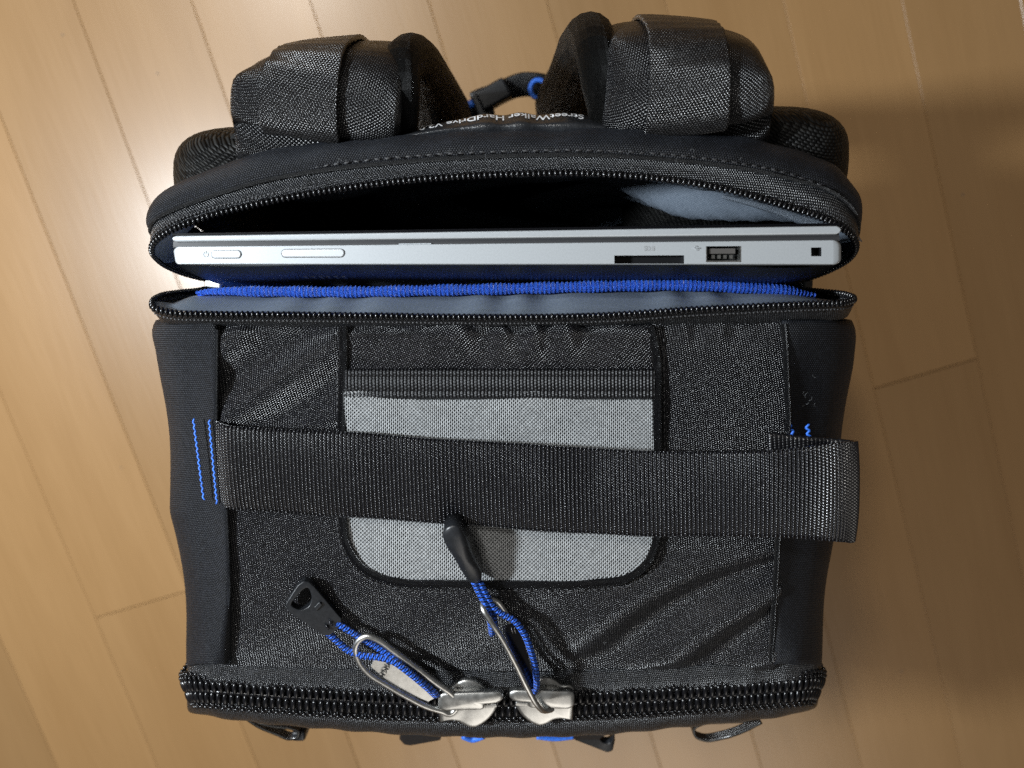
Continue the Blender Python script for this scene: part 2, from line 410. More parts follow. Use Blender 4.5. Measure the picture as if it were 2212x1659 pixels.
# every part is modelled in world space; its parent sits at the bag's base, so shift it back
def fix(o):
    o.location = Vector(o.location) + BAGINV if o.parent is bag else o.location
    return o
def bsurf(*a, **k): return fix(surf(*a, **k))
def btube(*a, **k): return fix(tube(*a, **k))
def bplate(*a, **k): return fix(plate(*a, **k))
def bmesh_(*a, **k): return fix(mesh(*a, **k))

def vert(p, z, dy=0.0, dx=0.0):
    return np.array([p[0] + dx, p[1] + dy, z])
LEAN = 0.10
# ---- outer shell of the main compartment
def rrect(x0, x1, y0, y1, r, n=6):
    P = []
    for cx, cy, a0 in ((x1-r, y1-r, 0), (x0+r, y1-r, 90), (x0+r, y0+r, 180), (x1-r, y0+r, 270)):
        for i in range(n): 
            a = math.radians(a0 + 90*i/(n-1)); P.append((cx + r*math.cos(a), cy + r*math.sin(a)))
    return P
def shell(name, levels, mat):
    V = []; F = []; n = None; UV = []
    for (z, x0, x1, y0, y1, r) in levels:
        P = rrect(x0, x1, y0, y1, r); n = len(P); per = 0
        for i, p in enumerate(P):
            if i: per += math.dist(P[i-1], p)
            V.append((p[0], p[1], z)); UV.append((per, z))
    for j in range(len(levels)-1):
        for i in range(n): F.append((j*n+i, j*n+(i+1) % n, (j+1)*n+(i+1) % n, (j+1)*n+i))
    F.append(tuple(range(n))[::-1]); F.append(tuple((len(levels)-1)*n+i for i in range(n)))
    return bmesh_(name, V, F, mat, bag, uv=UV)
shell('main_body', [(0.0, -.135, .135, -.245, -.075, .03), (.012, -.146, .146, -.252, -.070, .03), (.2, -.150, .150, -.245, -.050, .03),
                    (.36, -.150, .150, -.228, -.034, .028), (.400, -.147, .147, -.218, -.036, .026), (.412, -.140, .140, -.205, -.044, .02)], M['shell'])
shell('laptop_compartment', [(0.0, -.132, .132, -.074, .000, .02), (.012, -.142, .142, -.070, .004, .02), (.06, -.146, .146, -.066, .010, .02),
                             (.075, -.146, .146, -.064, .012, .02)], M['shell'])
shell('back_panel', [(.05, -.140, .140, -.006, .024, .014), (.07, -.147, .147, -.004, .028, .014), (.25, -.150, .150, .020, .044, .011),
                     (.38, -.140, .140, .0445, .058, .006), (.425, -.125, .125, .0430, .055, .005)], M['shell'])
# side gussets of the laptop compartment up to the zip ends
for sx in (-1, 1):
    rows = []
    for z, ya, yb in ((.07, -.062, .010), (.2, -.050, .016), (.34, -.036, .022), (.385, -.030, .024)):
        rows.append(np.array([(sx*.1475, ya, z), (sx*.151, (ya+yb)/2, z - .006*(z > .3)), (sx*.1475, yb, z)]))
    bsurf('side_gusset', rows, 12, 16, M['shell'], bag, up=(sx, 0, 0), thick=.002)

# ---- top panel
def seamL(v): return float(np.interp(v, [690, 760, 905, 1000, 1130, 1250, 1450], [471, 470, 469, 480, 494, 497, 497]))
def seamR(v): return float(np.interp(v, [690, 760, 905, 950, 1130, 1250, 1450], [1688, 1694, 1700, 1696, 1682, 1676, 1663]))
TOPZ_V = [690, 720, 800, 950, 1130, 1300, 1400, 1450]
TOPZ = [.4435, .446, .4485, .4495, .449, .447, .442, .4365]
def topz(u, v):
    x = (u - 1106) / 600.0
    return float(np.interp(v, TOPZ_V, TOPZ)) + .0025 * max(0.0, 1 - x*x)
def project(G):
    """where world points sit in the 2212 x 1659 frame used for the measurements"""
    r = G - np.array([0, 0, CAM_H])
    dep = -r[..., 1]*SN - r[..., 2]*CS
    upc = r[..., 1]*CS - r[..., 2]*SN
    return 1106 + r[..., 0]/dep*1671, 829 - upc/dep*1671
def smooth01(x): x = np.clip(x, 0, 1); return x*x*(3-2*x)
def top_folds(G, Nn):
    u, v = project(G)
    d = np.zeros(u.shape)
    # creases running out of the right seam below the handle
    ang = np.arctan2(v - 1090, 1960 - u)
    w = smooth01((u - 1120)/250) * smooth01((v - 1170)/60) * smooth01((1455 - v)/40)
    d += .0034 * w * np.sin(ang*23 + .8*np.sin(u*.009) + .6)
    # diagonal creases between zip and handle on the left
    w = smooth01((800 - u)/90) * smooth01((u-465)/30) * smooth01((930 - v)/30) * smooth01((v-700)/25)
    s = (u - 480)*.55 + (v - 880)*.83
    d += .0032 * w * np.sin(s*.045 + .5)
    # soft ripples below the pocket
    w = smooth01((v - 1240)/50)*smooth01((1440 - v)/40)*smooth01((1500-u)/250)
    d += .0007 * w * np.sin(u*.018 + v*.03)
    d += .0006*np.sin(u*.013 + 2*np.sin(v*.011))*np.sin(v*.017+1)
    # gathers under the laptop zip
    w = smooth01((770 - v)/60)*smooth01((v-690)/12)
    d += .0007*w*np.sin(u*.06 + 3*np.sin(u*.013))
    return d
rows = []
for v in (694, 730, 800, 880, 960, 1050, 1130, 1220, 1300, 1380, 1425, 1450):
    l, r = seamL(v) - 6, seamR(v) + 8
    rows.append(WL([(u, v, topz(u, v)) for u in np.linspace(l, r, 9)]))
bsurf('top_panel', rows, 200, 130, M['twill'], bag, disp=top_folds, thick=.0015)

# ---- see-through pocket in the middle of the top panel
def pz(u, v): return topz(u, v) + .0022
rows = []
for v in (704, 720, 745, 775, 802):
    rows.append(WL([(u, v, pz(u, v) - (.002 if v < 710 else 0)) for u in np.linspace(746, 1411, 7)]))
def pock(G, Nn):
    u, v = project(G)
    w = smooth01((800 - v)/70)
    return .0011*w*(np.sin(u*.05 + 4*np.sin(u*.011)) + .6*np.sin(u*.021+1)) + .0005*np.sin(u*.03+v*.04)
bsurf('pocket_flap', rows, 120, 24, M['pocket_twill'], bag, disp=pock, thick=.001)
POCK = [(748, 850), (1411, 856), (1413, 1000), (1412, 1120), (1404, 1170), (1385, 1212), (1345, 1240), (1290, 1250), (1106, 1254), (900, 1252), (845, 1246), (795, 1222), (762, 1182), (748, 1135), (745, 1000)]
def bounds(v):
    """left and right limit of the net at height v"""
    L = [(745, 840), (745, 1130), (752, 1160), (765, 1185), (785, 1213), (810, 1232), (845, 1246), (890, 1251)]
    R = [(1413, 840), (1412, 1125), (1405, 1165), (1392, 1200), (1370, 1225), (1345, 1240), (1300, 1248), (1250, 1252)]
    return (np.interp(v, [p[1] for p in L], [p[0] for p in L]), np.interp(v, [p[1] for p in R], [p[0] for p in R]))
rows = []
for v in (846, 900, 960, 1030, 1090, 1130, 1165, 1190, 1215, 1234, 1246, 1251):
    l, r = bounds(v)
    rows.append(WL([(u, v, pz(u, v) - .0010) for u in np.linspace(l, r, 9)]))
def netwave(G, Nn):
    u, v = project(G)
    return .0010*np.sin(u*.016 + 1.5*np.sin(v*.012))*np.sin(v*.02+.5) + .0012*np.exp(-((u-830)/120)**2 - ((v-900)/45)**2)
nb = bsurf('net_backing', rows, 70, 60, M['nethole'], bag, disp=netwave)
# hexagonal net as real threads
def hexnet():
    V = []; F = []
    px, py = 8.8, 4.3     # cell pitch across and down, in view pixels of the top panel
    rowi = 0; v = 845.0
    th = .33
    while v < 1258:
        l, r = bounds(min(v, 1250)); l -= 8; r += 8
        u = 735.0 + (px/2 if rowi % 2 else 0)
        while u < l: u += px
        while u < r:
            # hexagon ring
            ang = [math.radians(a) for a in (0, 60, 120, 180, 240, 300)]
            out = [(u + px*.58*math.cos(a), v + py*1.10*math.sin(a)) for a in ang]
            inn = [(u + px*.36*math.cos(a), v + py*.66*math.sin(a)) for a in ang]
            b0 = len(V)
            for q, lift in ((out, .0005), (inn, .00005)):
                for (a_, b_) in q:
                    V.append(W(a_, b_, 0)); V[-1] = (a_, b_, lift)
            for i in range(6):
                k = (i+1) % 6; F.append((b0+i, b0+k, b0+6+k, b0+6+i))
            u += px
        rowi += 1; v += py*.96
    P = np.array(V)
    uu, vv = P[:, 0], P[:, 1]
    wave = .0010*np.sin(uu*.016 + 1.5*np.sin(vv*.012))*np.sin(vv*.02+.5) + .0012*np.exp(-((uu-830)/120)**2 - ((vv-900)/45)**2)
    WV = [W(a, b, pz(a, b) - .0010 + .0007 + c + w) for (a, b, c), w in zip(V, wave)]
    o = bmesh_('net', WV, F, M['netthread'], bag, smooth=False); o['kind'] = 'stuff'
    return o
hexnet()
# ribbed elastic binding along the pocket mouth
def ribs(pitch, amp, axis_len_idx=1):
    def f(G, Nn):
        L = np.concatenate([[0], np.cumsum(np.linalg.norm(np.diff(G, axis=1), axis=2).mean(0))])
        return np.broadcast_to(amp*((.5 + .5*np.cos(2*np.pi*L/pitch + np.pi))**1.6)[None], G.shape[:2])
    return f
rows = [WL([(u, v + .0*(u-746), pz(u, v) + h) for u in np.linspace(745, 1414, 7)]) for v, h in ((796, .0002), (800, .0012), (812, .0012), (814, .0010), (817, .0012), (843, .0012), (846, .0010), (849, .0012), (858, .0011), (862, .0000))]
bsurf('pocket_binding', rows, 900, 36, M['elastic'], bag, disp=ribs(.0015, .0003), thick=.0012)
# piping round the pocket: turned edge of the top panel
ed = [(741, 704), (742, 760), (740, 860), (738, 1000), (740, 1125), (748, 1175), (775, 1218), (812, 1244), (860, 1257), (960, 1261), (1106, 1262), (1290, 1259), (1355, 1249), (1395, 1220), (1415, 1175), (1421, 1120), (1421, 1000), (1420, 860), (1419, 780), (1412, 735), (1404, 706)]
btube('pocket_piping', spline(WL([(u, v, topz(u, v) + .0027) for u, v in ed]), 160), .0010, M['twill'], bag, n=8, sx=2.0)
def dashes(name, pts, pitch, ln, r, mat, parent, zig=0.0, up=(0, 0, 1)):
    """a row of stitches joined into one seam"""
    P = spline(pts, 600); L = np.concatenate([[0], np.cumsum(np.linalg.norm(np.diff(P, axis=0), axis=1))])
    T, S, U = frames_pt(P, up); V = []; F = []; d = 0; k = 0
    base = ellipsoid_data('tmp', ln/2, r, r*.8, 6, 4); bv = np.array([v.co for v in base.vertices]); bf = [tuple(p.vertices) for p in base.polygons]
    bpy.data.meshes.remove(base)
    while d < L[-1]:
        c = np.array([np.interp(d, L, P[:, q]) for q in range(3)]); i = min(int(np.searchsorted(L, d)), len(P)-1)
        a = (zig if k % 2 else -zig) + random.uniform(-.08, .08)
        t = T[i]*math.cos(a) + S[i]*math.sin(a); s = np.cross(U[i], t)
        o = len(V); V += list(c + bv[:, :1]*t + bv[:, 1:2]*s + bv[:, 2:]*U[i]); F += [tuple(o+q for q in f) for f in bf]
        d += pitch; k += 1
    return mesh(name, V, F, mat, parent)
def bdash(*a, **k): return fix(dashes(*a, **k))
st = [(728, 720), (729, 860), (727, 1000), (728, 1130), (738, 1185), (765, 1230), (808, 1257), (860, 1270), (1106, 1275), (1300, 1272), (1370, 1260), (1410, 1228), (1430, 1175), (1435, 1100), (1435, 860), (1434, 720)]
bdash('pocket_stitching', WL([(u, v, topz(u, v) + .0012) for u, v in st]), .0030, .0021, .00035, M['blackthread'], bag)

# ---- knit side panels rolling over the edge
def side_panel(vs, seam, rim, sx):
    rows = []
    for v, s, r in zip(vs, seam, rim):
        a = W(s, v, topz(s, v) + .0022); b = W(s*.62 + r*.38, v, .4460); c = W(s*.25 + r*.75, v, .4400); e = W(r, v, .424)
        rows.append(np.array([W(s - sx*6*-1, v, topz(s, v) + .0004), a, b, c, e, vert(e, .40, dx=-sx*-.0005), vert(e, .36, dx=-sx*.004), vert(e, .30, dx=-sx*.006)]))
    return rows
VS = [692, 705, 760, 850, 905, 1000, 1100, 1180, 1300, 1400, 1434]
def knitfold(G, Nn):
    u, v = project(G)
    return .0009*np.sin(v*.018+.6) * smooth01((u*0+.44 - G[..., 2])/.02 + .4) + .0006*np.exp(-((v-1105)/25)**2)
L_rim = [338, 333, 341, 352, 358, 367, 374, 386, 398, 405, 407]
R_rim = [1838, 1843, 1842, 1832, 1826, 1815, 1806, 1798, 1784, 1774, 1771]
bsurf('side_panel', side_panel(VS, [seamL(v) for v in VS], L_rim, -1), 46, 70, M['knit'], bag, disp=knitfold, up=(-.7, 0, .7), thick=.0012)
bsurf('side_panel', side_panel(VS, [seamR(v) for v in VS], R_rim, 1), 46, 70, M['knit'], bag, disp=knitfold, up=(.7, 0, .7), thick=.0012)
# folded hem standing up along the right seam
btube('seam_hem', spline(WL([(seamR(v) + 3, v, topz(seamR(v), v) + .003) for v in (700, 760, 850, 905, 930)]), 50), .0014, M['tape'], bag, n=8)
btube('seam_hem', spline(WL([(seamR(v), v, topz(seamR(v), v) + .003) for v in (1150, 1250, 1350, 1428)]), 50), .0014, M['tape'], bag, n=8)
btube('seam_hem', spline(WL([(seamL(v) - 2, v, topz(seamL(v), v) + .0026) for v in (712, 800, 905)]), 50), .0010, M['knit'], bag, n=8)
btube('seam_hem', spline(WL([(seamL(v) - 2, v, topz(seamL(v), v) + .0026) for v in (1100, 1250, 1434)]), 50), .0010, M['knit'], bag, n=8)
# blue bar tacks
def onside(u, v, sx): 
    s = seamL(v) if sx < 0 else seamR(v); t = abs(u - s)
    return topz(s, v) + .0029 - .00001*t
for a, b in (((418, 908), (440, 1078)), ((452, 910), (469, 1090))):
    P = WL([(a[0] + (b[0]-a[0])*t, a[1] + (b[1]-a[1])*t, onside(a[0], a[1] + (b[1]-a[1])*t, -1)) for t in np.linspace(0, 1, 6)])
    bdash('blue_bar_tack', P, .0013, .0024, .00042, M['bluethread'], bag, zig=.5)
for a, b in (((1707, 922), (1716, 946)), ((1744, 920), (1749, 952))):
    P = WL([(a[0] + (b[0]-a[0])*t, a[1] + (b[1]-a[1])*t, onside(a[0], a[1], 1)) for t in np.linspace(0, 1, 5)])
    bdash('blue_bar_tack', P, .0014, .0030, .0006, M['bluethread'], bag, zig=.9)

# ---- grab handle of ribbed webbing
hu = [(474, 908, .4505), (490, 916, .4545), (540, 922, .457), (640, 928, .459), (740, 932, .461), (900, 945, .463), (1100, 956, .465), (1300, 969, .467), (1400, 974, .469), (1550, 975, .473), (1690, 970, .4765), (1780, 960, .4760), (1828, 954, .4715), (1848, 953, .4645), (1842, 951, .4590), (1800, 946, .4560), (1740, 942, .455), (1690, 937, .4535), (1664, 934, .453)]
hl = [(480, 1088, .4500), (496, 1097, .453), (540, 1102, .455), (640, 1108, .457), (740, 1114, .459), (900, 1127, .461), (1100, 1142, .464), (1300, 1152, .466), (1400, 1155, .468), (1550, 1159, .472), (1690, 1161, .4755), (1780, 1166, .4750), (1822, 1168, .4705), (1839, 1166, .4635), (1832, 1150, .4575), (1800, 1130, .4545), (1740, 1115, .453), (1690, 1105, .452), (1664, 1098, .4515)]
a, b = WL(hu), WL(hl)
def bow(t, k): return a*(1-t) + b*t + np.array([0, 0, k])
mid = [bow(.15, .0010), bow(.5, .0016), bow(.85, .0010)]
hd = bsurf('grab_handle', [a, mid[0], mid[1], mid[2], b], 1500, 22, M['web'], bag, disp=lambda G, Nn: ribs(.00172, .00085)(G, Nn) + .0007*np.sin(G[..., 0]*55 + G[..., 1]*60) + .0004*np.sin(G[..., 0]*140), thick=.0016)

# ---- laptop zip, side of the main compartment
lowz = [(463, 618, .392), (430, 627, .408), (385, 632, .425), (345, 640, .440), (329, 652, .449), (333, 664, .453), (365, 674, .455), (440, 678, .456), (560, 679, .4565), (760, 681, .457), (960, 684, .457), (1106, 685, .457), (1300, 681, .457), (1500, 668, .457), (1640, 661, .456), (1760, 656, .454), (1825, 653, .450), (1845, 645, .443), (1825, 636, .432), (1775, 630, .415), (1735, 626, .400)]
LZ = spline(WL(lowz), 400)
def body_back(u): return 706 + 4*math.sin(u*.004)
def tape_rows():
    lo = [(476, 640, .385), (440, 650, .400), (395, 662, .417), (358, 678, .430), (345, 690, .438), (352, 697, .441), (380, 701, .442), (450, 705, .443), (560, 707, .4435), (760, 708, .444), (960, 708, .444), (1106, 708, .444), (1300, 707, .444), (1500, 703, .444), (1640, 700, .4435), (1760, 695, .442), (1815, 690, .439), (1832, 682, .433), (1812, 668, .420), (1765, 652, .404), (1722, 642, .390)]
    A = WL(lowz); B = WL(lo); Mi = (A*.5 + B*.5); Mi[:, 2] += .0012
    return [A, Mi, B]
bsurf('zip_tape', tape_rows(), 260, 14, M['tape'], bag, thick=.0008)
def resample(P, pitch):
    L = np.concatenate([[0], np.cumsum(np.linalg.norm(np.diff(P, axis=0), axis=1))]); n = int(L[-1]/pitch)
    x = (np.arange(n)+.5)*L[-1]/n
    return np.stack([np.interp(x, L, P[:, k]) for k in range(3)], 1)
def teeth(P, pitch, data, parent, ups, side=0.0, roll=0.0):
    Q = resample(P, pitch); T, S, U = frames_pt(Q)
    for q, t, s, u in zip(Q, T, S, U):
        u2 = u*math.cos(ups) + s*math.sin(ups); s2 = np.cross(u2, t)
        o = bpy.data.objects.new('tooth', data); COL.objects.link(o); o.parent = parent
        p = q + s2*side
        o.matrix_local = Matrix(((t[0], s2[0], u2[0], p[0]), (t[1], s2[1], u2[1], p[1]), (t[2], s2[2], u2[2], p[2]), (0, 0, 0, 1)))
tooth_s = ellipsoid_data('tooth', .00078, .0017, .0011, 8, 5, .85, M['coil'])
zl = fix(tube('laptop_zip_front_chain', LZ, .0009, M['tape'], bag, n=6)); zl.name = 'zip_chain'
teeth(LZ + np.array([0, 0, .0006]), .00215, tooth_s, zl, 0.0)
# thread line that holds the coil
bdash('coil_stitching', LZ[18:-18] + np.array([0, -.0026, -.0006]), .0017, .0012, .0004, M['blackthread'], bag, zig=.5)

# ---- laptop zip, back panel side
upz = [(466, 606, .392), (425, 598, .407), (378, 583, .423), (343, 563, .437), (329, 544, .446), (332, 526, .451), (360, 503, .455), (440, 471, .458), (560, 440, .460), (720, 410, .461), (900, 388, .462), (1106, 376, .462), (1250, 374, .462), (1400, 383, .461), (1550, 405, .460), (1700, 446, .457), (1800, 482, .453), (1842, 512, .448), (1849, 535, .441), (1838, 556, .432), (1800, 580, .418), (1745, 602, .402)]
UZ = spline(WL(upz), 420)
seamline = [(474, 598, .392), (438, 570, .405), (385, 545, .420), (345, 520, .434), (327, 500, .442), (335, 479, .4475), (370, 458, .4515), (445, 430, .455), (565, 394, .458), (725, 366, .460), (900, 349, .461), (1106, 338, .4615), (1250, 336, .4615), (1400, 343, .461), (1550, 358, .4595), (1700, 386, .456), (1815, 428, .450), (1850, 470, .444), (1852, 500, .438), (1838, 528, .428), (1800, 555, .412), (1745, 585, .398)]
A = WL(upz); B = WL(seamline); C = A*.5 + B*.5; C[:, 2] += .0014
bsurf('zip_tape', [A, C, B], 280, 16, M['tape'], bag, thick=.0008)
zu = fix(tube('zip_chain', UZ, .0009, M['tape'], bag, n=6))
teeth(UZ + np.array([0, 0, .0006]), .00215, tooth_s, zu, 0.0)
bdash('coil_stitching', UZ[40:-40] + np.array([0, .0028, .0004]), .0017, .0013, .00045, M['blackthread'], bag, zig=.5)
# knit band above it, rolling over towards the harness
outer = [(480, 560, .380), (445, 535, .390), (395, 505, .405), (345, 478, .422), (327, 458, .434), (343, 422, .440), (385, 395, .443), (445, 369, .446), (585, 326, .4495), (770, 302, .452), (930, 290, .453), (1106, 281, .4535), (1250, 279, .4535), (1400, 280, .453), (1550, 290, .451), (1690, 317, .447), (1805, 362, .441), (1849, 412, .435), (1855, 455, .428), (1840, 500, .415), (1800, 530, .400), (1745, 560, .388)]
O_ = WL(outer); B2 = B.copy(); B2[:, 2] += .0006; B2[:, 1] -= .0006
K1 = B2*.66 + O_*.34; K1[:, 2] += .0035; K2 = B2*.3 + O_*.7; K2[:, 2] += .0038
ctr = np.array([0, .02, .3])
D1 = O_.copy(); D1[:, 2] -= .016; D1[:, 1] += .0015; D2 = O_.copy(); D2[:, 2] -= .04; D2[:, 1] -= .004; D2[:, 0] *= .985
def bandwave(G, Nn):
    u, v = project(G); return .0004*np.sin(u*.02)*np.sin(v*.03) + .0003*np.sin(u*.05+v*.05)
bsurf('binding_band', [B2, K1, K2, O_, D1, D2], 280, 40, M['knit'], bag, disp=bandwave, thick=.0012)
btube('seam_cord', spline(B + np.array([0, .0002, .0012]), 300), .0008, M['shell'], bag, n=6)
stp = [(440, 420), (560, 385), (725, 354), (900, 336), (1106, 326), (1250, 324), (1400, 330), (1550, 345), (1690, 371), (1790, 405)]
bdash('band_stitching', np.array([W(u, v, .4660 - .000000026*(u-1150)**2) for u, v in stp]), .0042, .0026, .00035, M['blackthread'], bag, zig=.12)

# ---- lining of the laptop compartment
IN = A.copy(); IN[:, 1] -= .0003; IN[:, 2] -= .0008
sel = slice(3, -3)
r0 = IN[sel]; r1 = r0 + np.array([0, .001, -.012]); 
r2 = r0.copy(); r2[:, 2] = .38; r2[:, 1] = np.minimum(np.maximum(r0[:, 1], .024) + .009, .0415); r2[:, 0] *= .985
r3 = r2.copy(); r3[:, 2] = .25; r3[:, 1] -= .023; r3[:, 0] *= .99
r4 = r3.copy(); r4[:, 2] = .09; r4[:, 1] -= .014
def linfold(G, Nn):
    u, v = project(G)
    w = smooth01((.455 - G[..., 2])/.03)
    return w*(.004*np.sin(G[..., 0]*70 + 6*np.sin(G[..., 2]*25)) + .010*np.exp(-((G[..., 0]-.085)/.022)**2 - ((G[..., 2]-.385)/.05)**2)) + .0006*np.sin(G[..., 0]*420)*(1-w) + w*smooth01((G[..., 0]-.03)/.04)*.0045*np.sin(G[..., 0]*110 - G[..., 2]*170)
bsurf('compartment_lining', [r0, r1, r2, r3, r4], 160, 60, M['lining'], bag, disp=linfold, up=(0, -1, 0.2))
# rolled lining hem showing under the zip at the right end
btube('lining_hem', spline(WL([(1560, 424, .457), (1620, 438, .456), (1690, 459, .453), (1745, 478, .450), (1785, 490, .447), (1800, 496, .443)]), 60), np.linspace(.0008, .0028, 60), M['lining'], bag, n=8)
# lining on the main compartment side, ending at the blue-bound pocket
Lz = WL(lowz)[4:-5]; f0 = Lz + np.array([0, .0003, -.0008])
f1 = WL([(360, 652, .444), (440, 655, .446), (600, 657, .448), (900, 660, .449), (1106, 660, .449), (1400, 654, .449), (1600, 648, .448), (1740, 645, .446), (1800, 645, .441)])
f2 = WL([(405, 643, .436), (470, 641, .439), (620, 641, .441), (900, 641, .442), (1106, 640, .442), (1400, 634, .442), (1600, 634, .441), (1710, 637, .439), (1760, 640, .434)])
f3 = f2 + np.array([0, -.002, -.06]); f3[:, 0] *= .98
f4 = f3 + np.array([0, -.02, -.26])
bsurf('front_lining', [f0, f1, f2, f3, f4], 140, 40, M['lining'], bag, up=(0, .5, 1), disp=lambda G, Nn: .0008*np.sin(G[..., 0]*230 + 2*np.sin(G[..., 0]*80)))
# pocket edge bound in blue
bl = [(424, 632, .440), (470, 629, .4415), (560, 629, .4425), (760, 630, .443), (960, 626, .443), (1106, 623, .443), (1300, 618, .443), (1450, 615, .443), (1600, 620, .442), (1700, 628, .440), (1762, 637, .437)]
P = spline(WL(bl), 700)
rad = .0024*np.interp(np.linspace(0, 1, 700), [0, .05, .12, .9, .96, 1], [.25, .85, 1, 1.05, .9, .3]) 
L = np.linspace(0, np.linalg.norm(np.diff(P, axis=0), axis=1).sum(), 700)
btube('blue_pocket_binding', P, rad + .00022*np.sin(L*2*np.pi/.0019) + .0002*np.sin(L*300), M['blue'], bag, n=10, sx=1.0, up=(0, .5, 1))
pk = P[::20]
bsurf('organiser_pocket', [pk + np.array([0, -.0004, -.001]), pk + np.array([0, -.001, -.05]), pk + np.array([0, -.018, -.30])], 80, 20, M['blue'], bag, up=(0, 1, 0), thick=.001)
# zip sliders low on both sides
def small_slider(c, mat):
    e = boxm('zip_slider', c, (.0085, .0050, .0030), mat, bag, Matrix.Rotation(math.radians(-8), 4, 'Z'), .0012); fix(e)
small_slider(W(462, 612, .402), M['nickel'])
boxm_o = fix(boxm('zip_slider', W(1724, 617, .398), (.008, .007, .012), M['plastic'], bag, Matrix.Rotation(math.radians(35), 4, 'Y'), .0015))

# ---- front zip of the main compartment
def ends_down(mid):
    """a line along the zip whose two ends turn down the sides of the bag"""
    p = WL(mid); a, b = p[0], p[-1]
    dn = lambda q, k: [q + np.array([k*.0008, 0, -.012]), q + np.array([-k*.001, 0, -.03]), q + np.array([-k*.002, 0, -.06])]
    return np.vstack([dn(a, -1)[::-1], p, dn(b, 1)])
FZ = spline(ends_down([(405, 1489, .422), (414, 1490, .4305), (450, 1492, .4355), (540, 1499, .438), (700, 1510, .439), (900, 1519, .4395), (1106, 1521, .4395), (1300, 1515, .4395), (1500, 1504, .439), (1650, 1494, .437), (1735, 1487, .4335), (1757, 1484, .429), (1768, 1484, .420)]), 600)
t0 = ends_down([(408, 1430, .424), (416, 1430, .432), (450, 1432, .4365), (540, 1437, .438), (700, 1442, .439), (900, 1446, .439), (1106, 1447, .439), (1300, 1444, .439), (1500, 1436, .4385), (1650, 1428, .437), (1735, 1424, .434), (1762, 1423, .430), (1771, 1424, .422)])
t1 = ends_down([(405, 1456, .423), (415, 1455, .432), (450, 1456, .437), (540, 1462, .4395), (700, 1472, .4405), (900, 1480, .441), (1106, 1481, .441), (1300, 1476, .441), (1500, 1466, .4405), (1650, 1458, .439), (1735, 1454, .435), (1760, 1455, .430), (1769, 1456, .421)])
tm = ends_down([(407, 1489, .421), (416, 1490, .4295), (450, 1492, .4345), (540, 1499, .437), (700, 1510, .438), (900, 1519, .4385), (1106, 1521, .4385), (1300, 1515, .4385), (1500, 1504, .438), (1650, 1494, .436), (1735, 1487, .4325), (1756, 1484, .428), (1766, 1484, .419)])
t2 = ends_down([(405, 1518, .418), (416, 1522, .427), (455, 1528, .433), (540, 1538, .436), (700, 1550, .4375), (900, 1560, .438), (1106, 1563, .438), (1300, 1556, .438), (1500, 1543, .437), (1650, 1530, .434), (1735, 1518, .430), (1757, 1512, .425), (1767, 1511, .416)])
t3 = ends_down([(410, 1532, .408), (428, 1541, .418), (468, 1549, .424), (548, 1560, .428), (700, 1574, .430), (900, 1588, .431), (1106, 1593, .431), (1300, 1587, .431), (1500, 1568, .429), (1650, 1553, .426), (1722, 1541, .421), (1748, 1532, .415), (1758, 1527, .407)])
t4 = t3 + np.array([0, .001, -.02]); t5 = t3 + np.array([0, .004, -.045])
fz = bsurf('front_zip_tape', [t0, t1, tm, t2, t3, t4, t5], 240, 44, M['tape'], bag, thick=.001, disp=lambda G, Nn: .0003*np.sin(G[..., 0]*300))
zf = fix(tube('front_zip_chain', FZ, .0012, M['coil'], bag, n=6)); zf.name = 'front_zip_chain'
tooth_b = ellipsoid_data('tooth', .00125, .0036, .0019, 8, 6, .8, M['coil'])
wd = .0029
Ppos = FZ
teeth(Ppos + np.array([0, 0, .0004]), .0033, tooth_b, zf, 0.0, side=wd)
teeth(Ppos[2:] + np.array([0, 0, .0004]), .0033, tooth_b, zf, 0.0, side=-wd)
T_, S_, U_ = frames_pt(FZ)
for k in (-1, 1):
    q = fix(dashes('coil_stitching', FZ + S_*k*.0085 + U_*.0002, .0033, .0026, .0011, M['coil'], bag, zig=.35))
    q = fix(dashes('coil_stitching', FZ + S_*k*.0068 + U_*.0008, .0033, .0018, .0011, M['coil'], bag, zig=.35))

# sliders: shaped body plate, raised bridge
def slider(name, k, du, dv, parent):
    """k = 1 opens to the left, -1 mirrored"""
    out = [(948, 1492), (955, 1484), (974, 1484), (988, 1474), (1004, 1468), (1022, 1470), (1040, 1480), (1056, 1496), (1070, 1512), (1074, 1524), (1068, 1538), (1056, 1553), (1040, 1565), (1022, 1572), (1006, 1568), (990, 1559), (972, 1557), (950, 1560)]
    def mp(u, v, z):
        uu = u if k == 1 else 2*1094 - u
        return (uu + du, v + dv, z)
    body = bplate('slider', [mp(u, v, .4450) for u, v in out[:1] + [tuple(q) for q in spline(np.array(out[1:-1], float), 44)] + out[-1:]], .0024, M['nickel'], bag, .0008, dome=.0007)
    def child(o): o.parent = body; return o
    br = [(946, 1506), (949, 1500), (957, 1497), (985, 1496), (1030, 1494), (1066, 1494), (1080, 1495), (1087, 1501), (1087, 1510), (1080, 1517), (1062, 1520), (1047, 1521), (1046, 1530), (1040, 1533), (1010, 1534), (980, 1535), (957, 1535), (949, 1532), (946, 1525)]
    child(plate('bridge', [mp(u, v, .4495) for u, v in br], .0034, M['nickel'], None, .0013, dome=.0010))
    child(plate('bridge_foot', [mp(u, v, .4470) for u, v in ((958, 1512), (1000, 1512), (1000, 1530), (958, 1530))], .0026, M['nickel'], None, .0004))
    child(plate('lock_pin', [mp(u, v, .4470) for u, v in ((1046, 1522), (1072, 1520), (1074, 1528), (1048, 1530))], .0022, M['nickel'], None, .0003))
    return body
slider('slider', 1, 0, 0, bag)
slider('slider', -1, -1, -4, bag)
for s in [o for o in bag.children if o.name.startswith('slider')]:
    pass

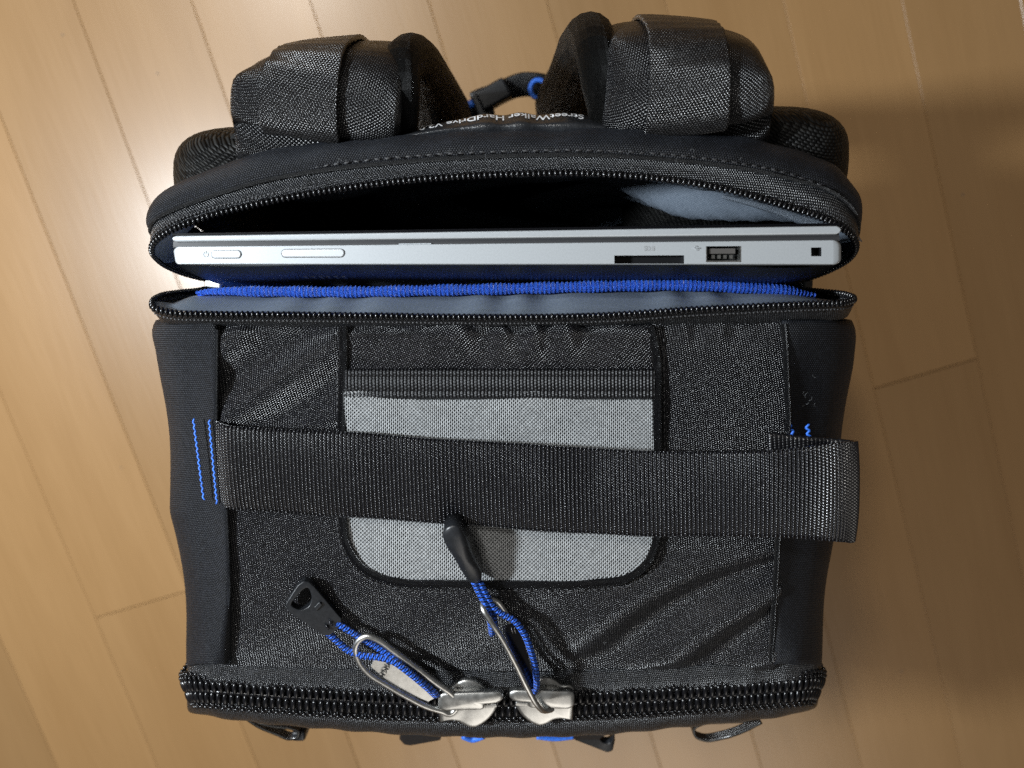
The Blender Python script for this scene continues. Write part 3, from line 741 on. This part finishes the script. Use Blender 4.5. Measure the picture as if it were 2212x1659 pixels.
# left pull: lies flat on the panel
pull = fix(empty('zip_pull', W(960, 1520, .447), bag)); pull.location = Vector(W(960, 1520, .447)) + BAGINV
PO = np.array(W(960, 1520, .447))
def sub(o):
    o.parent = pull; o.location = -Vector(PO); return o
ring = [(950, 1528, .4470), (925, 1512, .4478), (850, 1466, .4505), (805, 1440, .4515), (779, 1418, .4520), (776, 1396, .4530), (790, 1377, .4545), (806, 1375, .4545), (832, 1390, .4538), (900, 1440, .4522), (950, 1477, .4505), (972, 1494, .4500), (986, 1513, .4470), (985, 1530, .4440), (974, 1541, .4440), (962, 1538, .4455)]
ring = [(955, 1535, .4468), (925, 1526, .4478), (880, 1504, .4490), (830, 1475, .4502), (795, 1452, .4512), (774, 1424, .4520), (768, 1400, .4526), (776, 1382, .4535), (793, 1373, .4540), (812, 1379, .4540), (850, 1405, .4532), (900, 1442, .4520), (945, 1476, .4506), (972, 1495, .4495), (986, 1513, .4470), (984, 1533, .4448), (972, 1541, .4450)]
sub(tube('pull_ring', spline(WL(ring), 110, closed=True), .00155, M['nickel'], None, n=12, closed=True))
pl = sub(plate('pull_plate', [(812, 1412, .4512), (842, 1418, .4512), (905, 1474, .4494), (940, 1508, .4482), (925, 1516, .4480), (890, 1502, .4484), (840, 1474, .4498), (800, 1440, .4512)], .0012, M['nickel'], None, .0003))
def ykk(x, y):
    p0 = np.array([838, 1426]) ; ax = np.array([-.50, .86])*44; ay = np.array([-.86, -.50])*-16
    q = p0 + ax*x + ay*y
    return W(q[0], q[1], .4516 - (q[0]-820)*.00002)
sub(text_mesh('lettering', 'YKK', ykk, M['slot'], None, 1.0, .02))
cordA = [(728, 1346, .4530), (752, 1360, .4538), (785, 1380, .4520), (812, 1396, .4505), (845, 1420, .4530), (880, 1447, .4535), (915, 1475, .4525), (935, 1492, .4510), (944, 1502, .4490)]
cordB = [(708, 1366, .4530), (728, 1384, .4525), (752, 1404, .4522), (785, 1416, .4525), (815, 1419, .4528), (846, 1427, .4542), (884, 1453, .4552), (918, 1481, .4535), (941, 1502, .4490)]
sub(tube('cord', spline(WL(cordA), 90), .00150, M['cord'], None, n=10))
sub(tube('cord', spline(WL(cordB), 90), .00150, M['cord'], None, n=10))
tabo = [(656, 1255), (668, 1257), (680, 1268), (738, 1337), (738, 1350), (713, 1373), (699, 1373), (624, 1322), (616, 1307), (622, 1296), (643, 1264)]
def tz(u, v): return .4555 + .00003*(u - 680) * -1
tabh = rounded([(664, 1270), (673, 1290), (667, 1309), (648, 1317), (630, 1308), (645, 1283)], 30)
tb = sub(plate('pull_tab', [(u, v, tz(u, v)) for u, v in tabo], .0055, M['plastic'], None, .0009, hole=[(u, v, tz(u, v)) for u, v in tabh]))
sub(plate('tab_ridge', [(690, 1300, .4562), (696, 1306, .4560), (683, 1320, .4561), (678, 1312, .4561)], .0008, M['plastic'], None, .0003))
for k in range(2):
    sub(plate('tab_emblem', [(703 + 8*k, 1349 - 8*k, .4558), (712 + 8*k, 1358 - 8*k, .4557), (710 + 8*k, 1361 - 8*k, .4557), (701 + 8*k, 1352 - 8*k, .4558)], .0005, M['darkplate'], None, 0))

# right pull: stands on edge
PO = np.array(W(1150, 1520, .447)); pull = empty('zip_pull', (0, 0, 0), bag); pull.location = Vector(PO) + BAGINV
ring = [(1192, 1530, .4475), (1176, 1535, .4520), (1160, 1522, .4570), (1140, 1487, .4600), (1112, 1430, .4625), (1085, 1380, .4640), (1058, 1338, .4645), (1043, 1313, .4630), (1042, 1300, .4600), (1052, 1292, .4560), (1072, 1296, .4525), (1090, 1318, .4510), (1112, 1362, .4505), (1135, 1420, .4500), (1152, 1475, .4490), (1166, 1510, .4475), (1180, 1526, .4462)]
sub(tube('pull_ring', spline(WL(ring), 120, closed=True), .00130, M['nickel'], None, n=10, closed=True, up=(.8, .45, .3)))
sub(plate('pull_plate', rounded([(1092, 1352, .4575), (1112, 1348, .4540), (1130, 1385, .4530), (1146, 1440, .4525), (1154, 1488, .4520), (1140, 1490, .4545), (1120, 1440, .4580), (1098, 1385, .4585)], 40), .0012, M['darkplate'], None, .0003))  # nickel plate seen from its shaded side, painted black
for k in range(2):
    sub(plate('plate_emblem', [(1103 + 6*k, 1356, .4585), (1105 + 6*k, 1356, .4585), (1109 + 6*k, 1368, .4582), (1107 + 6*k, 1368, .4582)], .0006, M['nickel'], None, 0))
cA = [(1024, 1256, .4600), (1036, 1280, .4600), (1052, 1312, .4620), (1060, 1345, .4600), (1063, 1368, .4560)]
cB = [(1036, 1256, .4590), (1050, 1284, .4600), (1066, 1312, .4610), (1085, 1326, .4605), (1108, 1338, .4600), (1130, 1365, .4598), (1148, 1410, .4580), (1158, 1455, .4550), (1157, 1488, .4510), (1150, 1500, .4490)]
cC = [(1030, 1258, .4570), (1046, 1290, .4580), (1064, 1325, .4580), (1068, 1350, .4560)]
for c_ in (cA, cB, cC): sub(tube('cord', spline(WL(c_), 90), .00150, M['cord'], None, n=10))
t2o = rounded([(956, 1158), (961, 1145), (974, 1137), (990, 1138), (1001, 1150), (1022, 1200), (1041, 1246), (1038, 1258), (1028, 1262), (1016, 1260), (1006, 1248), (980, 1205), (960, 1172)], 44)
def t2z(u, v): return .4720 - (v - 1140)*.00008
tb2 = sub(plate('pull_tab', [(u, v, t2z(u, v)) for u, v in t2o], .0085, M['plastic'], None, .0014, dome=.0022))
sub(plate('tab_slot', [(962, 1160, t2z(962, 1160)+.0004), (968, 1158, t2z(968, 1158)+.0004), (990, 1205, t2z(990, 1205)+.0004), (986, 1206, t2z(986, 1206)+.0004)], .0006, M['darkplate'], None, .0002))

# ---- loops and pulls hanging on the front face
def loop(pts, w, mat, name='webbing_loop'):
    P = spline(WL(pts), 60); A = P + np.array([0, 0, w/2]); B = P - np.array([0, 0, w/2])
    return bsurf(name, [A, (A+B)/2, B], 60, 8, mat, bag, up=(0, -1, 0), thick=.0014)
loop([(530, 1545, .40), (560, 1565, .395), (600, 1582, .39), (628, 1592, .388), (646, 1588, .388), (650, 1574, .388), (636, 1566, .39), (600, 1561, .394), (565, 1553, .398), (538, 1540, .402)], .006, M['strapweb'])
fix(boxm('loop_end', W(650, 1578, .384), (.0075, .0060, .012), M['plastic'], bag, None, .0018))
loop([(1650, 1540, .402), (1615, 1552, .398), (1560, 1556, .394), (1515, 1560, .391), (1500, 1568, .389), (1502, 1582, .388), (1520, 1590, .388), (1560, 1585, .390), (1600, 1572, .394), (1640, 1552, .398)], .006, M['strapweb'])
bplate('front_pull_tab', [(866, 1585, .400), (862, 1598, .396), (872, 1609, .392), (886, 1612, .392), (952, 1600, .396), (955, 1588, .400)], .0045, M['plastic'], bag, .001)
bplate('front_pull_tab', [(1236, 1584, .402), (1240, 1598, .397), (1312, 1626, .390), (1324, 1622, .390), (1329, 1600, .392), (1328, 1578, .398), (1320, 1570, .402)], .0045, M['plastic'], bag, .0009,
       hole=rounded([(1322, 1588, .396), (1318, 1606, .393), (1303, 1604, .393), (1297, 1598, .395), (1312, 1588, .397)], 24))
btube('front_cord', spline(WL([(1000, 1590, .402), (1020, 1597, .400), (1045, 1590, .402)]), 20), .0016, M['bluethread'], bag, n=8)
btube('front_cord', spline(WL([(1160, 1590, .404), (1200, 1594, .402), (1238, 1590, .400)]), 20), .0016, M['bluethread'], bag, n=8)

# ---- shoulder straps
def strap(secs, name='shoulder_strap'):
    """secs: centre (u, v, z), half width in px, direction of the outer face, thickness"""
    cen = WL([s[0] for s in secs]); T = np.gradient(cen, axis=0); T /= np.linalg.norm(T, axis=1, keepdims=True)
    rows = []; K = 40
    for (c, hw, wdir, th), p, t in zip(secs, cen, T):
        dep = CAM_H - p[2]; h = hw/1671.0*dep
        w = np.array(wdir, float); w -= t*w.dot(t); w /= np.linalg.norm(w); n = np.cross(w, t)
        if n[2] + .8*n[1] < 0: n = -n
        r = []
        for k in range(K):
            a = 2*math.pi*k/K; e = .72
            x = math.copysign(abs(math.cos(a))**e, math.cos(a)); y = math.copysign(abs(math.sin(a))**.75, math.sin(a))
            r.append(p + w*h*x + n*th/2*y)
        rows.append(np.array(r))
    return rows, cen
def build_strap(secs, webs, roll, rollr, mats, webmat):
    rows, cen = strap(secs)
    R = np.array(rows); K = R.shape[1]
    G = np.stack([spline(R[:, i], 96) for i in range(K)], axis=1)
    m, n = G.shape[:2]; F = []
    Ls = np.concatenate([[0], np.cumsum(np.linalg.norm(np.diff(G.mean(1), axis=0), axis=1))])
    Pr = np.concatenate([[0], np.cumsum(np.linalg.norm(np.diff(G[20], axis=0), axis=1))])
    UV = np.stack([np.broadcast_to(Pr[None], (m, n)), np.broadcast_to(Ls[:, None], (m, n))], 2).reshape(-1, 2)
    for j in range(m-1):
        for i in range(n): F.append((j*n+i, j*n+(i+1) % n, (j+1)*n+(i+1) % n, (j+1)*n+i))
    F.append(tuple(range(n))[::-1]); F.append(tuple((m-1)*n+i for i in range(n)))
    o = bmesh_('shoulder_strap', G.reshape(-1, 3), F, mats, bag, uv=UV)
    bm = bmesh.new(); bm.from_mesh(o.data); bmesh.ops.recalc_face_normals(bm, faces=bm.faces); bm.to_mesh(o.data); bm.free()
    # webbing sewn along the outer face: two lines across, pushed off the strap surface
    def child(c): c.parent = o; return c
    # webbing lies on the strap's outer face between two fractions of its width
    lo, hi = webs; face = [k for k in range(K) if 0 < k < K//2]; Q = G[:, face]
    ax = np.linspace(1, -1, 41)
    xs = np.array([math.copysign(abs(math.cos(2*math.pi*k/K))**.72, math.cos(2*math.pi*k/K)) for k in face])
    want = np.linspace(lo, hi, 9); od = np.argsort(xs)
    WG = np.stack([np.stack([np.interp(want, xs[od], Q[j][od, c]) for c in range(3)], 1) for j in range(m)])
    Nn = grid_normals(WG); cc = G.mean(1)[:, None]
    sgn = np.sign(((WG - cc)*Nn).sum(2).mean()); WG = WG + Nn*sgn*.0022
    child(surf('strap_webbing', [WG[j] for j in range(0, m-4, 2)], 40, 220, webmat, None, thick=.0018, disp=lambda G_, N_: np.broadcast_to((.0005*np.abs(np.sin(np.arange(G_.shape[0])*.62)))[:, None], G_.shape[:2]), up=(0, .5, .5)))
    child(tube('strap_edge', spline(WL(roll), 60), np.interp(np.linspace(0, 1, 60), np.linspace(0, 1, len(rollr)), rollr), M['padmesh'], None, n=16, up=(.3, .6, .7)))
    return o
X = (1, 0, 0)
secsL = [((690, 352, .425), 165, X, .014), ((690, 312, .440), 168, X, .016), ((686, 265, .448), 174, X, .018), ((688, 215, .452), 175, (1, .05, 0), .019), ((706, 172, .447), 168, (1, .1, -.03), .020), ((728, 150, .432), 164, (1, .1, -.06), .020), ((752, 150, .398), 160, (1, .1, -.1), .020), ((785, 190, .34), 140, (1, .1, -.1), .020), ((840, 260, .26), 110, X, .018), ((880, 310, .18), 95, X, .018), ((900, 345, .10), 80, X, .016)]
rollL = [(866, 305, .436), (870, 255, .444), (868, 195, .449), (868, 145, .444), (884, 122, .427), (908, 138, .397), (928, 180, .350), (946, 235, .29), (960, 285, .22)]
build_strap(secsL, (-.60, .30), rollL, [.006, .008, .010, .011, .013, .016, .019, .020, .018], M['strapnylon'], M['strapweb'])
secsR = [((1478, 330, .425), 165, X, .014), ((1478, 290, .440), 172, X, .016), ((1482, 245, .450), 176, X, .019), ((1486, 195, .456), 172, (1, -.05, 0), .020), ((1478, 145, .453), 165, (1, -.10, .03), .022), ((1465, 116, .437), 162, (1, -.10, .06), .022), ((1448, 112, .402), 160, (1, -.1, .1), .022), ((1420, 150, .34), 140, X, .020), ((1370, 230, .26), 112, X, .018), ((1330, 290, .18), 95, X, .018), ((1310, 330, .10), 80, X, .016)]
rollR = [(1308, 290, .438), (1304, 235, .446), (1294, 175, .452), (1286, 118, .449), (1279, 86, .434), (1266, 94, .404), (1248, 140, .355), (1230, 200, .29), (1215, 252, .22)]
build_strap(secsR, (-.52, .42), rollR, [.006, .008, .011, .0125, .0135, .015, .018, .020, .018], M['strapnylon'], M['strapweb'])
# back pads behind the compartment
def pad(x, y, z, sx, sy, sz):
    me = ellipsoid_data('back_pad', sx, sy, sz, 40, 30, .7, M['padmesh'])
    uvl = me.uv_layers.new(name='UVMap')
    for lp in me.loops:
        c = me.vertices[lp.vertex_index].co; uvl.data[lp.index].uv = (c.x + c.y*.5, c.z + c.y)
    o = bpy.data.objects.new('back_pad', me); COL.objects.link(o); o.parent = bag; o.location = Vector((x, y, z)) + BAGINV; o.rotation_euler = (math.radians(-4), 0, 0); return o
c = W(520, 400, .41); pad(c[0] + .003, .028, .275, .050, .032, .156)
c = W(1700, 370, .41); pad(c[0] - .010, .036, .280, .052, .032, .158)
# label between the straps
lab = []
for k, (dv, z) in enumerate(((0, .440), (12, .4475), (26, .4515), (40, .450))):
    lab.append(WL([(870, 286 + dv*.35, z - .003), (972, 258 + dv*.8, z), (1083, 246 + dv, z + .001), (1158, 245 + dv, z + .001), (1232, 246 + dv, z + .001), (1312, 256 + dv*.8, z)]))
lb = bsurf('name_label', lab, 80, 16, M['leather'], bag, disp=lambda G, Nn: .0005*np.sin(G[..., 0]*260 + 2*np.sin(G[..., 0]*90)), thick=.001)
LG = np.array([v.co for v in lb.data.vertices]).reshape(16, 80, 3); LN_ = grid_normals(LG)
if LN_[..., 2].mean() < 0: LN_ = -LN_
def lettermap(x, y):
    """letters lie on the label, reading from the far side of the bag"""
    a = (.885 - .80*x)*79; b = (.14 + .56*y + .20*max(0, x-.55)**1.5)*15
    i0, j0 = int(min(a, 78)), int(min(max(b, 0), 14)); f, g = a - i0, b - j0
    q = lambda H: (H[j0, i0]*(1-f)*(1-g) + H[j0, i0+1]*f*(1-g) + H[j0+1, i0]*(1-f)*g + H[j0+1, i0+1]*f*g)
    return q(LG) + q(LN_)*.0003
lt = text_mesh('lettering', 'StreetWalker HardDrive V2.0', lettermap, M['print'], None, 1.0, .012); lt.parent = lb
# chest strap between the shoulder straps, far below
cs = [(985, 255, .20), (1012, 240, .21), (1040, 226, .215), (1068, 205, .22), (1095, 190, .22), (1125, 180, .22), (1160, 180, .22), (1200, 190, .21)]
P = spline(WL(cs), 60)
bsurf('chest_strap', [P + np.array([0, .006, .006]), P, P + np.array([0, -.006, -.008])], 60, 8, M['shell'], bag, up=(0, 1, 1), thick=.002)
fix(boxm('buckle', W(1066, 205, .226), (.022, .014, .010), M['plastic'], bag, Matrix.Rotation(math.radians(28), 4, 'Z'), .002))
fix(boxm('buckle', W(1042, 224, .222), (.012, .020, .008), M['plastic'], bag, Matrix.Rotation(math.radians(22), 4, 'Z'), .002))
c = W(1163, 192, .232)
btube('blue_loop', np.array([c + np.array([.0055*math.cos(a), .006*math.sin(a), 0]) for a in np.linspace(0, 2*math.pi, 20, endpoint=False)]), .0016, M['bluethread'], bag, n=8, closed=True)
btube('blue_loop', spline(WL([(1003, 236, .222), (1012, 228, .224), (1022, 222, .224)]), 12), .0028, M['bluethread'], bag, n=8)

# ------------------------------------------------------------------ laptop standing in the compartment
ZT = .470; LN = np.array([0, -.13, -1.0]); LN = LN / np.linalg.norm(LN)
laptop = empty('laptop', W(1100, 560, ZT) + LN*.36)
tag(laptop, 'closed silver laptop standing on its edge inside the open backpack', 'laptop')
LO = -Vector(laptop.location)
def lp(o): o.parent = laptop; o.location = LO; return o
def extr(name, pts, depth, mat, edge=.0006):
    top = WL([(u, v, z) for u, v, z in pts]); n = len(top); c = top.mean(0)
    lev = []
    ins = np.array([(p - c)/max(np.linalg.norm(p - c), 1e-9) for p in top])
    # shrink a touch at the very top for a soft edge
    Tn = np.roll(top, -1, 0) - np.roll(top, 1, 0); Tn /= np.linalg.norm(Tn, axis=1, keepdims=True)
    nr = np.cross(Tn, -LN); s = 1 if ((top - c)*nr).sum() > 0 else -1; nr *= s
    for d, g in ((0, -edge), (edge*.3, -edge*.3), (edge, 0), (depth*.5, 0), (depth, 0)): lev.append(top + nr*g + LN*d)
    V = np.vstack(lev); F = [tuple(range(n))]
    for j in range(len(lev)-1):
        for i in range(n): F.append((j*n+i, (j+1)*n+i, (j+1)*n+(i+1) % n, j*n+(i+1) % n))
    F.append(tuple((len(lev)-1)*n+i for i in range(n))[::-1])
    o = mesh(name, V, F, mat, None)
    bm = bmesh.new(); bm.from_mesh(o.data); bmesh.ops.recalc_face_normals(bm, faces=bm.faces); bm.to_mesh(o.data); bm.free()
    m = o.modifiers.new('wn', 'WEIGHTED_NORMAL')
    return lp(o)
def corner(cx, cy, rx, ry, a0, a1, n=5):
    return [(cx + rx*math.cos(math.radians(a)), cy - ry*math.sin(math.radians(a))) for a in np.linspace(a0, a1, n)]
lid = corner(382, 515, 11, 6.5, 260, 100) + corner(1806, 496, 12, 9, 80, -80)
extr('lid', [(u, v, ZT + .0005) for u, v in lid], .355, M['silver'])
extr('lid_back', [(372, 503, ZT-.0015), (1812, 481, ZT-.0015), (1815, 487, ZT-.0015), (372, 510, ZT-.0015)], .355, M['bottom'], .0003)
extr('hinge_gap', [(374, 520, ZT-.002), (1812, 503, ZT-.002), (1814, 520, ZT-.002), (374, 535, ZT-.002)], .35, M['gap'], .0003)
extr('lid_catch', [(861, 525.5, ZT-.0012), (931, 524.5, ZT-.0012), (931, 527.5, ZT-.0012), (861, 528.5, ZT-.0012)], .01, M['silver'], .0001)
# base: walls, and a face with real openings
def vt(u): return np.interp(u, [372, 1818], [532.5, 517.5])
def vb(u): return np.interp(u, [372, 1818], [570, 571])
def fp(u, t, d=0.0):
    v = vt(u)*(1-t) + vb(u)*t
    return W(u, v, ZT) + LN*d
holes = {'card_slot': (1327, 1478, .60, .965), 'usb_port': (1525, 1601, .22, .90), 'lock_slot': (1752, 1775, .30, .66)}
us = sorted({384, 1800} | {h[i] for h in holes.values() for i in (0, 1)} | set(np.linspace(420, 1300, 8)))
ts = sorted({.03, .97} | {h[i] for h in holes.values() for i in (2, 3)})
V = []; F = []; idx = {}
def vid(u, t, d=0.0):
    k = (round(u, 3), round(t, 4), d)
    if k not in idx: idx[k] = len(V); V.append(fp(u, t, d))
    return idx[k]
for i in range(len(us)-1):
    for j in range(len(ts)-1):
        uc, tc_ = (us[i]+us[i+1])/2, (ts[j]+ts[j+1])/2
        if any(h[0] < uc < h[1] and h[2] < tc_ < h[3] for h in holes.values()): continue
        F.append((vid(us[i], ts[j]), vid(us[i], ts[j+1]), vid(us[i+1], ts[j+1]), vid(us[i+1], ts[j])))
for h in holes.values():
    c4 = [(h[0], h[2]), (h[1], h[2]), (h[1], h[3]), (h[0], h[3])]
    for i in range(4):
        p, q = c4[i], c4[(i+1) % 4]; F.append((vid(*p), vid(*q), vid(*q, .006), vid(*p, .006)))
# rounded rim from the flat face down the walls
rim = [(384, .03), (1800, .03), (1800, .97), (384, .97)]
o = mesh('base', V, F, M['silver'], None, smooth=False); lp(o)
outl = corner(384, 540, 11, 8, 260-80, 100, 5)
full = corner(386, 542, 13, 10, 180, 95, 6) + corner(1799, 532, 20, 15, 88, 0, 7) + corner(1799, 558, 20, 13, 0, -88, 7) + corner(386, 560, 10, 10, 265, 180, 5)
V = []; F = []
fin = []
for u, v in full:
    t = (v - vt(u))/(vb(u)-vt(u)); uu = min(max(u, 384), 1800); fin.append(fp(uu, min(max(t, .03), .97)))
ou = np.array([W(u, v, ZT) for u, v in full]); fin = np.array(fin)
lev = [fin, fin*.45 + ou*.55 + LN*.0002, ou + LN*.0010, ou + LN*.006, ou + LN*.35]
n = len(ou); V = np.vstack(lev)
for j in range(len(lev)-1):
    for i in range(n): F.append((j*n+i, (j+1)*n+i, (j+1)*n+(i+1) % n, j*n+(i+1) % n))
o = mesh('base_wall', V, F, M['silver'], None); lp(o)
for nm, h in holes.items():
    u0, u1, t0_, t1_ = h
    if nm != 'usb_port':
        f = mesh(nm, [fp(u0, t0_, .0058), fp(u1, t0_, .0058), fp(u1, t1_, .0058), fp(u0, t1_, .0058), fp(u0+.4, t0_+.01, .0003), fp(u1-.4, t0_+.01, .0003), fp(u1-.4, t1_-.01, .0003), fp(u0+.4, t1_-.01, .0003)], [(0, 3, 2, 1), (0, 1, 5, 4), (1, 2, 6, 5), (2, 3, 7, 6), (3, 0, 4, 7)], M['slot'], None, smooth=False); lp(f)
u0, u1, t0_, t1_ = holes['usb_port']
port = mesh('usb_port', [fp(u0, t0_, .0058), fp(u1, t0_, .0058), fp(u1, t1_, .0058), fp(u0, t1_, .0058), fp(u0+.5, t0_+.01, -.0001), fp(u1-.5, t0_+.01, -.0001), fp(u1-.5, t1_-.01, -.0001), fp(u0+.5, t1_-.01, -.0001)], [(0, 3, 2, 1), (0, 1, 5, 4), (1, 2, 6, 5), (2, 3, 7, 6), (3, 0, 4, 7)], M['slot'], None, smooth=False); lp(port)
def fbox(name, ua, ub, ta, tb, d0, d1, mat, par=None, bev=0):
    V = [fp(u, t, d) for d in (d0, d1) for (u, t) in ((ua, ta), (ub, ta), (ub, tb), (ua, tb))]
    o = mesh(name, V, [(0, 3, 2, 1), (4, 5, 6, 7), (0, 1, 5, 4), (1, 2, 6, 5), (2, 3, 7, 6), (3, 0, 4, 7)], mat, None, smooth=bool(bev))
    bm = bmesh.new(); bm.from_mesh(o.data); bmesh.ops.recalc_face_normals(bm, faces=bm.faces); bm.to_mesh(o.data); bm.free()
    if bev: bevel(o, bev)
    if par is not None: o.parent = par; return o
    return lp(o)
M['portgrey'] = simple('port_tongue', (.07, .065, .062), .45)
fbox('tongue', 1534, 1590, .30, .52, .0012, .0056, M['portgrey'], port)
for k in range(4): fbox('contact', 1540 + 13*k, 1547 + 13*k, .56, .72, .0022, .0056, M['nickel'], port)
fbox('port_shell', 1525, 1527, .24, .88, .0000, .004, M['nickel'], port); fbox('port_shell', 1599, 1601, .24, .88, .0000, .004, M['nickel'], port); fbox('port_shell', 1527, 1599, .84, .90, .0000, .004, M['nickel'], port)
# pill buttons in their recess
def pill(name, ua, ub, ta, tb, d, h, mat):
    vm = (ta+tb)/2; r = None
    hh = (vb(ua) - vt(ua))*(tb-ta)/2
    pts = []
    for a in np.linspace(90, 270, 9): pts.append((ua + hh + hh*math.cos(math.radians(a)), math.sin(math.radians(a))))
    for a in np.linspace(-90, 90, 9): pts.append((ub - hh + hh*math.cos(math.radians(a)), math.sin(math.radians(a))))
    P = [fp(u, vm - s*(tb-ta)/2, d) for u, s in pts]
    o = plate(name, P, h, mat, None, min(.00035, h*.4), world=True); return lp(o)
pill('button_gap', 455.5, 523, .215, .70, -.00008, .0003, M['gap']); pill('power_button', 457.5, 521, .25, .665, -.00055, .001, M['button'])
pill('button_gap', 607, 746, .185, .66, -.00008, .0003, M['gap']); pill('volume_button', 609, 744, .22, .625, -.00055, .001, M['button'])
# printed marks
def mark(name, s, u0, u1, tbase, h):
    return lp(text_mesh(name, s, lambda x, y: fp(u0 + (u1-u0)*x, tbase - y*h, -.00012), M['greyprint'], None, 1.0, .01))
mark('card_print', 'SD', 1391, 1405, .40, .30)
fbox('card_icon', 1407, 1414, .20, .40, -.00012, .0001, M['greyprint'])
def line(name, pts, r, mat): return lp(tube(name, np.array(pts), r, mat, None, n=5, up=-LN))
c = (445, .46)
line('power_icon', [fp(c[0] + 5.2*math.cos(a), c[1] - .14*math.sin(a), -.00005) for a in np.linspace(math.radians(125), math.radians(415), 16)], .00016, M['greyprint'])
line('power_icon', [fp(c[0], c[1]-.22, -.00005), fp(c[0], c[1]-.05, -.00005)], .00016, M['greyprint'])
line('usb_icon', [fp(1494, .30, -.00005), fp(1514, .30, -.00005)], .00018, M['greyprint'])
line('usb_icon', [fp(1498, .30, -.00005), fp(1502, .22, -.00005), fp(1508, .22, -.00005)], .00016, M['greyprint'])
line('usb_icon', [fp(1500, .30, -.00005), fp(1505, .38, -.00005), fp(1510, .38, -.00005)], .00016, M['greyprint'])
# black underside, slightly boat shaped
e0 = [(380, 569), (400, 571), (700, 571.5), (1106, 572), (1500, 572), (1790, 572.5), (1808, 570)]
b0 = np.array([W(u, v, ZT - .0008) for u, v in e0])
def bl_(d, y, s): 
    q = b0 + LN*d + np.array([0, y, 0]); q[:, 0] *= s; return q
bs = surf('underside', [b0, bl_(.006, -.0012, .999), bl_(.020, -.0030, .995), bl_(.05, -.0042, .993), bl_(.15, -.0045, .993), bl_(.34, -.0045, .993)], 60, 40, M['bottom'], None, up=(0, -1, 0)); lp(bs)
from mathutils.bvhtree import BVHTree
bt = BVHTree.FromPolygons([v.co for v in bs.data.vertices], [tuple(p.vertices) for p in bs.data.polygons])
def hit(u, v):
    o_ = Vector((0, 0, CAM_H)); d_ = (Vector(W(u, v, .3)) - o_).normalized()
    r = bt.ray_cast(o_, d_); return None if r[0] is None else np.array(r[0]) - np.array(d_)*.0006
for k in range(6):
    u = 655 + 16.5*k
    Q = [hit(u, 597), hit(u + 8, 597), hit(u + 15, 602), hit(u + 7, 602)]
    if all(q is not None for q in Q): lp(plate('vent_slot', Q, .0005, M['slot'], None, 0, world=True, smooth=False))

# ------------------------------------------------------------------ lint and dust caught in the cloth
def lint(name, area, zf, count, parent, mat, ln=.0028):
    V = []; F = []
    for _ in range(count):
        u = random.uniform(area[0], area[1]); v = random.uniform(area[2], area[3]); c = W(u, v, zf(u, v)); a = random.uniform(0, math.pi); k = random.uniform(-900, 900); l = ln*random.uniform(.4, 1.2)
        P = []
        for t in np.linspace(-.5, .5, 6):
            b_ = a + k*t*l; P.append(c + np.array([math.cos(b_)*t*l, math.sin(b_)*t*l, .0002 + .0003*math.cos(t*3)]))
        r = .00007; o = len(V)
        for p in P: V += [p + np.array([r, 0, 0]), p + np.array([-r*.5, r*.87, 0]), p + np.array([-r*.5, -r*.87, r])]
        for j in range(5):
            for i in range(3): F.append((o+j*3+i, o+j*3+(i+1) % 3, o+(j+1)*3+(i+1) % 3, o+(j+1)*3+i))
    q = bmesh_(name, V, F, mat, parent); q['kind'] = 'stuff'; return q
M['lint'] = simple('lint', (.13, .135, .14), .8)
lint('lint', (1715, 1800, 730, 900), lambda u, v: .4475, 8, bag, M['lint'])
lint('lint', (500, 1650, 1150, 1430), lambda u, v: topz(u, v) + .0022, 26, bag, M['lint'], .002)
lint('lint', (600, 1650, 320, 352), lambda u, v: .4655, 14, bag, M['lint'], .0024)
lint('lint', (900, 1700, 980, 1130), lambda u, v: .4695 + .0000085*(u-900), 10, bag, M['lint'], .002)

for (u, v) in ((340, 158), (135, 75), (1948, 1450), (262, 1010), (2080, 420)):
    me = ellipsoid_data('dust_speck', random.uniform(.0006, .0013), .0007, .0004, 6, 4, 1, M['lint'])
    o = bpy.data.objects.new('dust_speck', me); COL.objects.link(o); o.parent = floor; o.location = Vector(W(u, v, .0003))
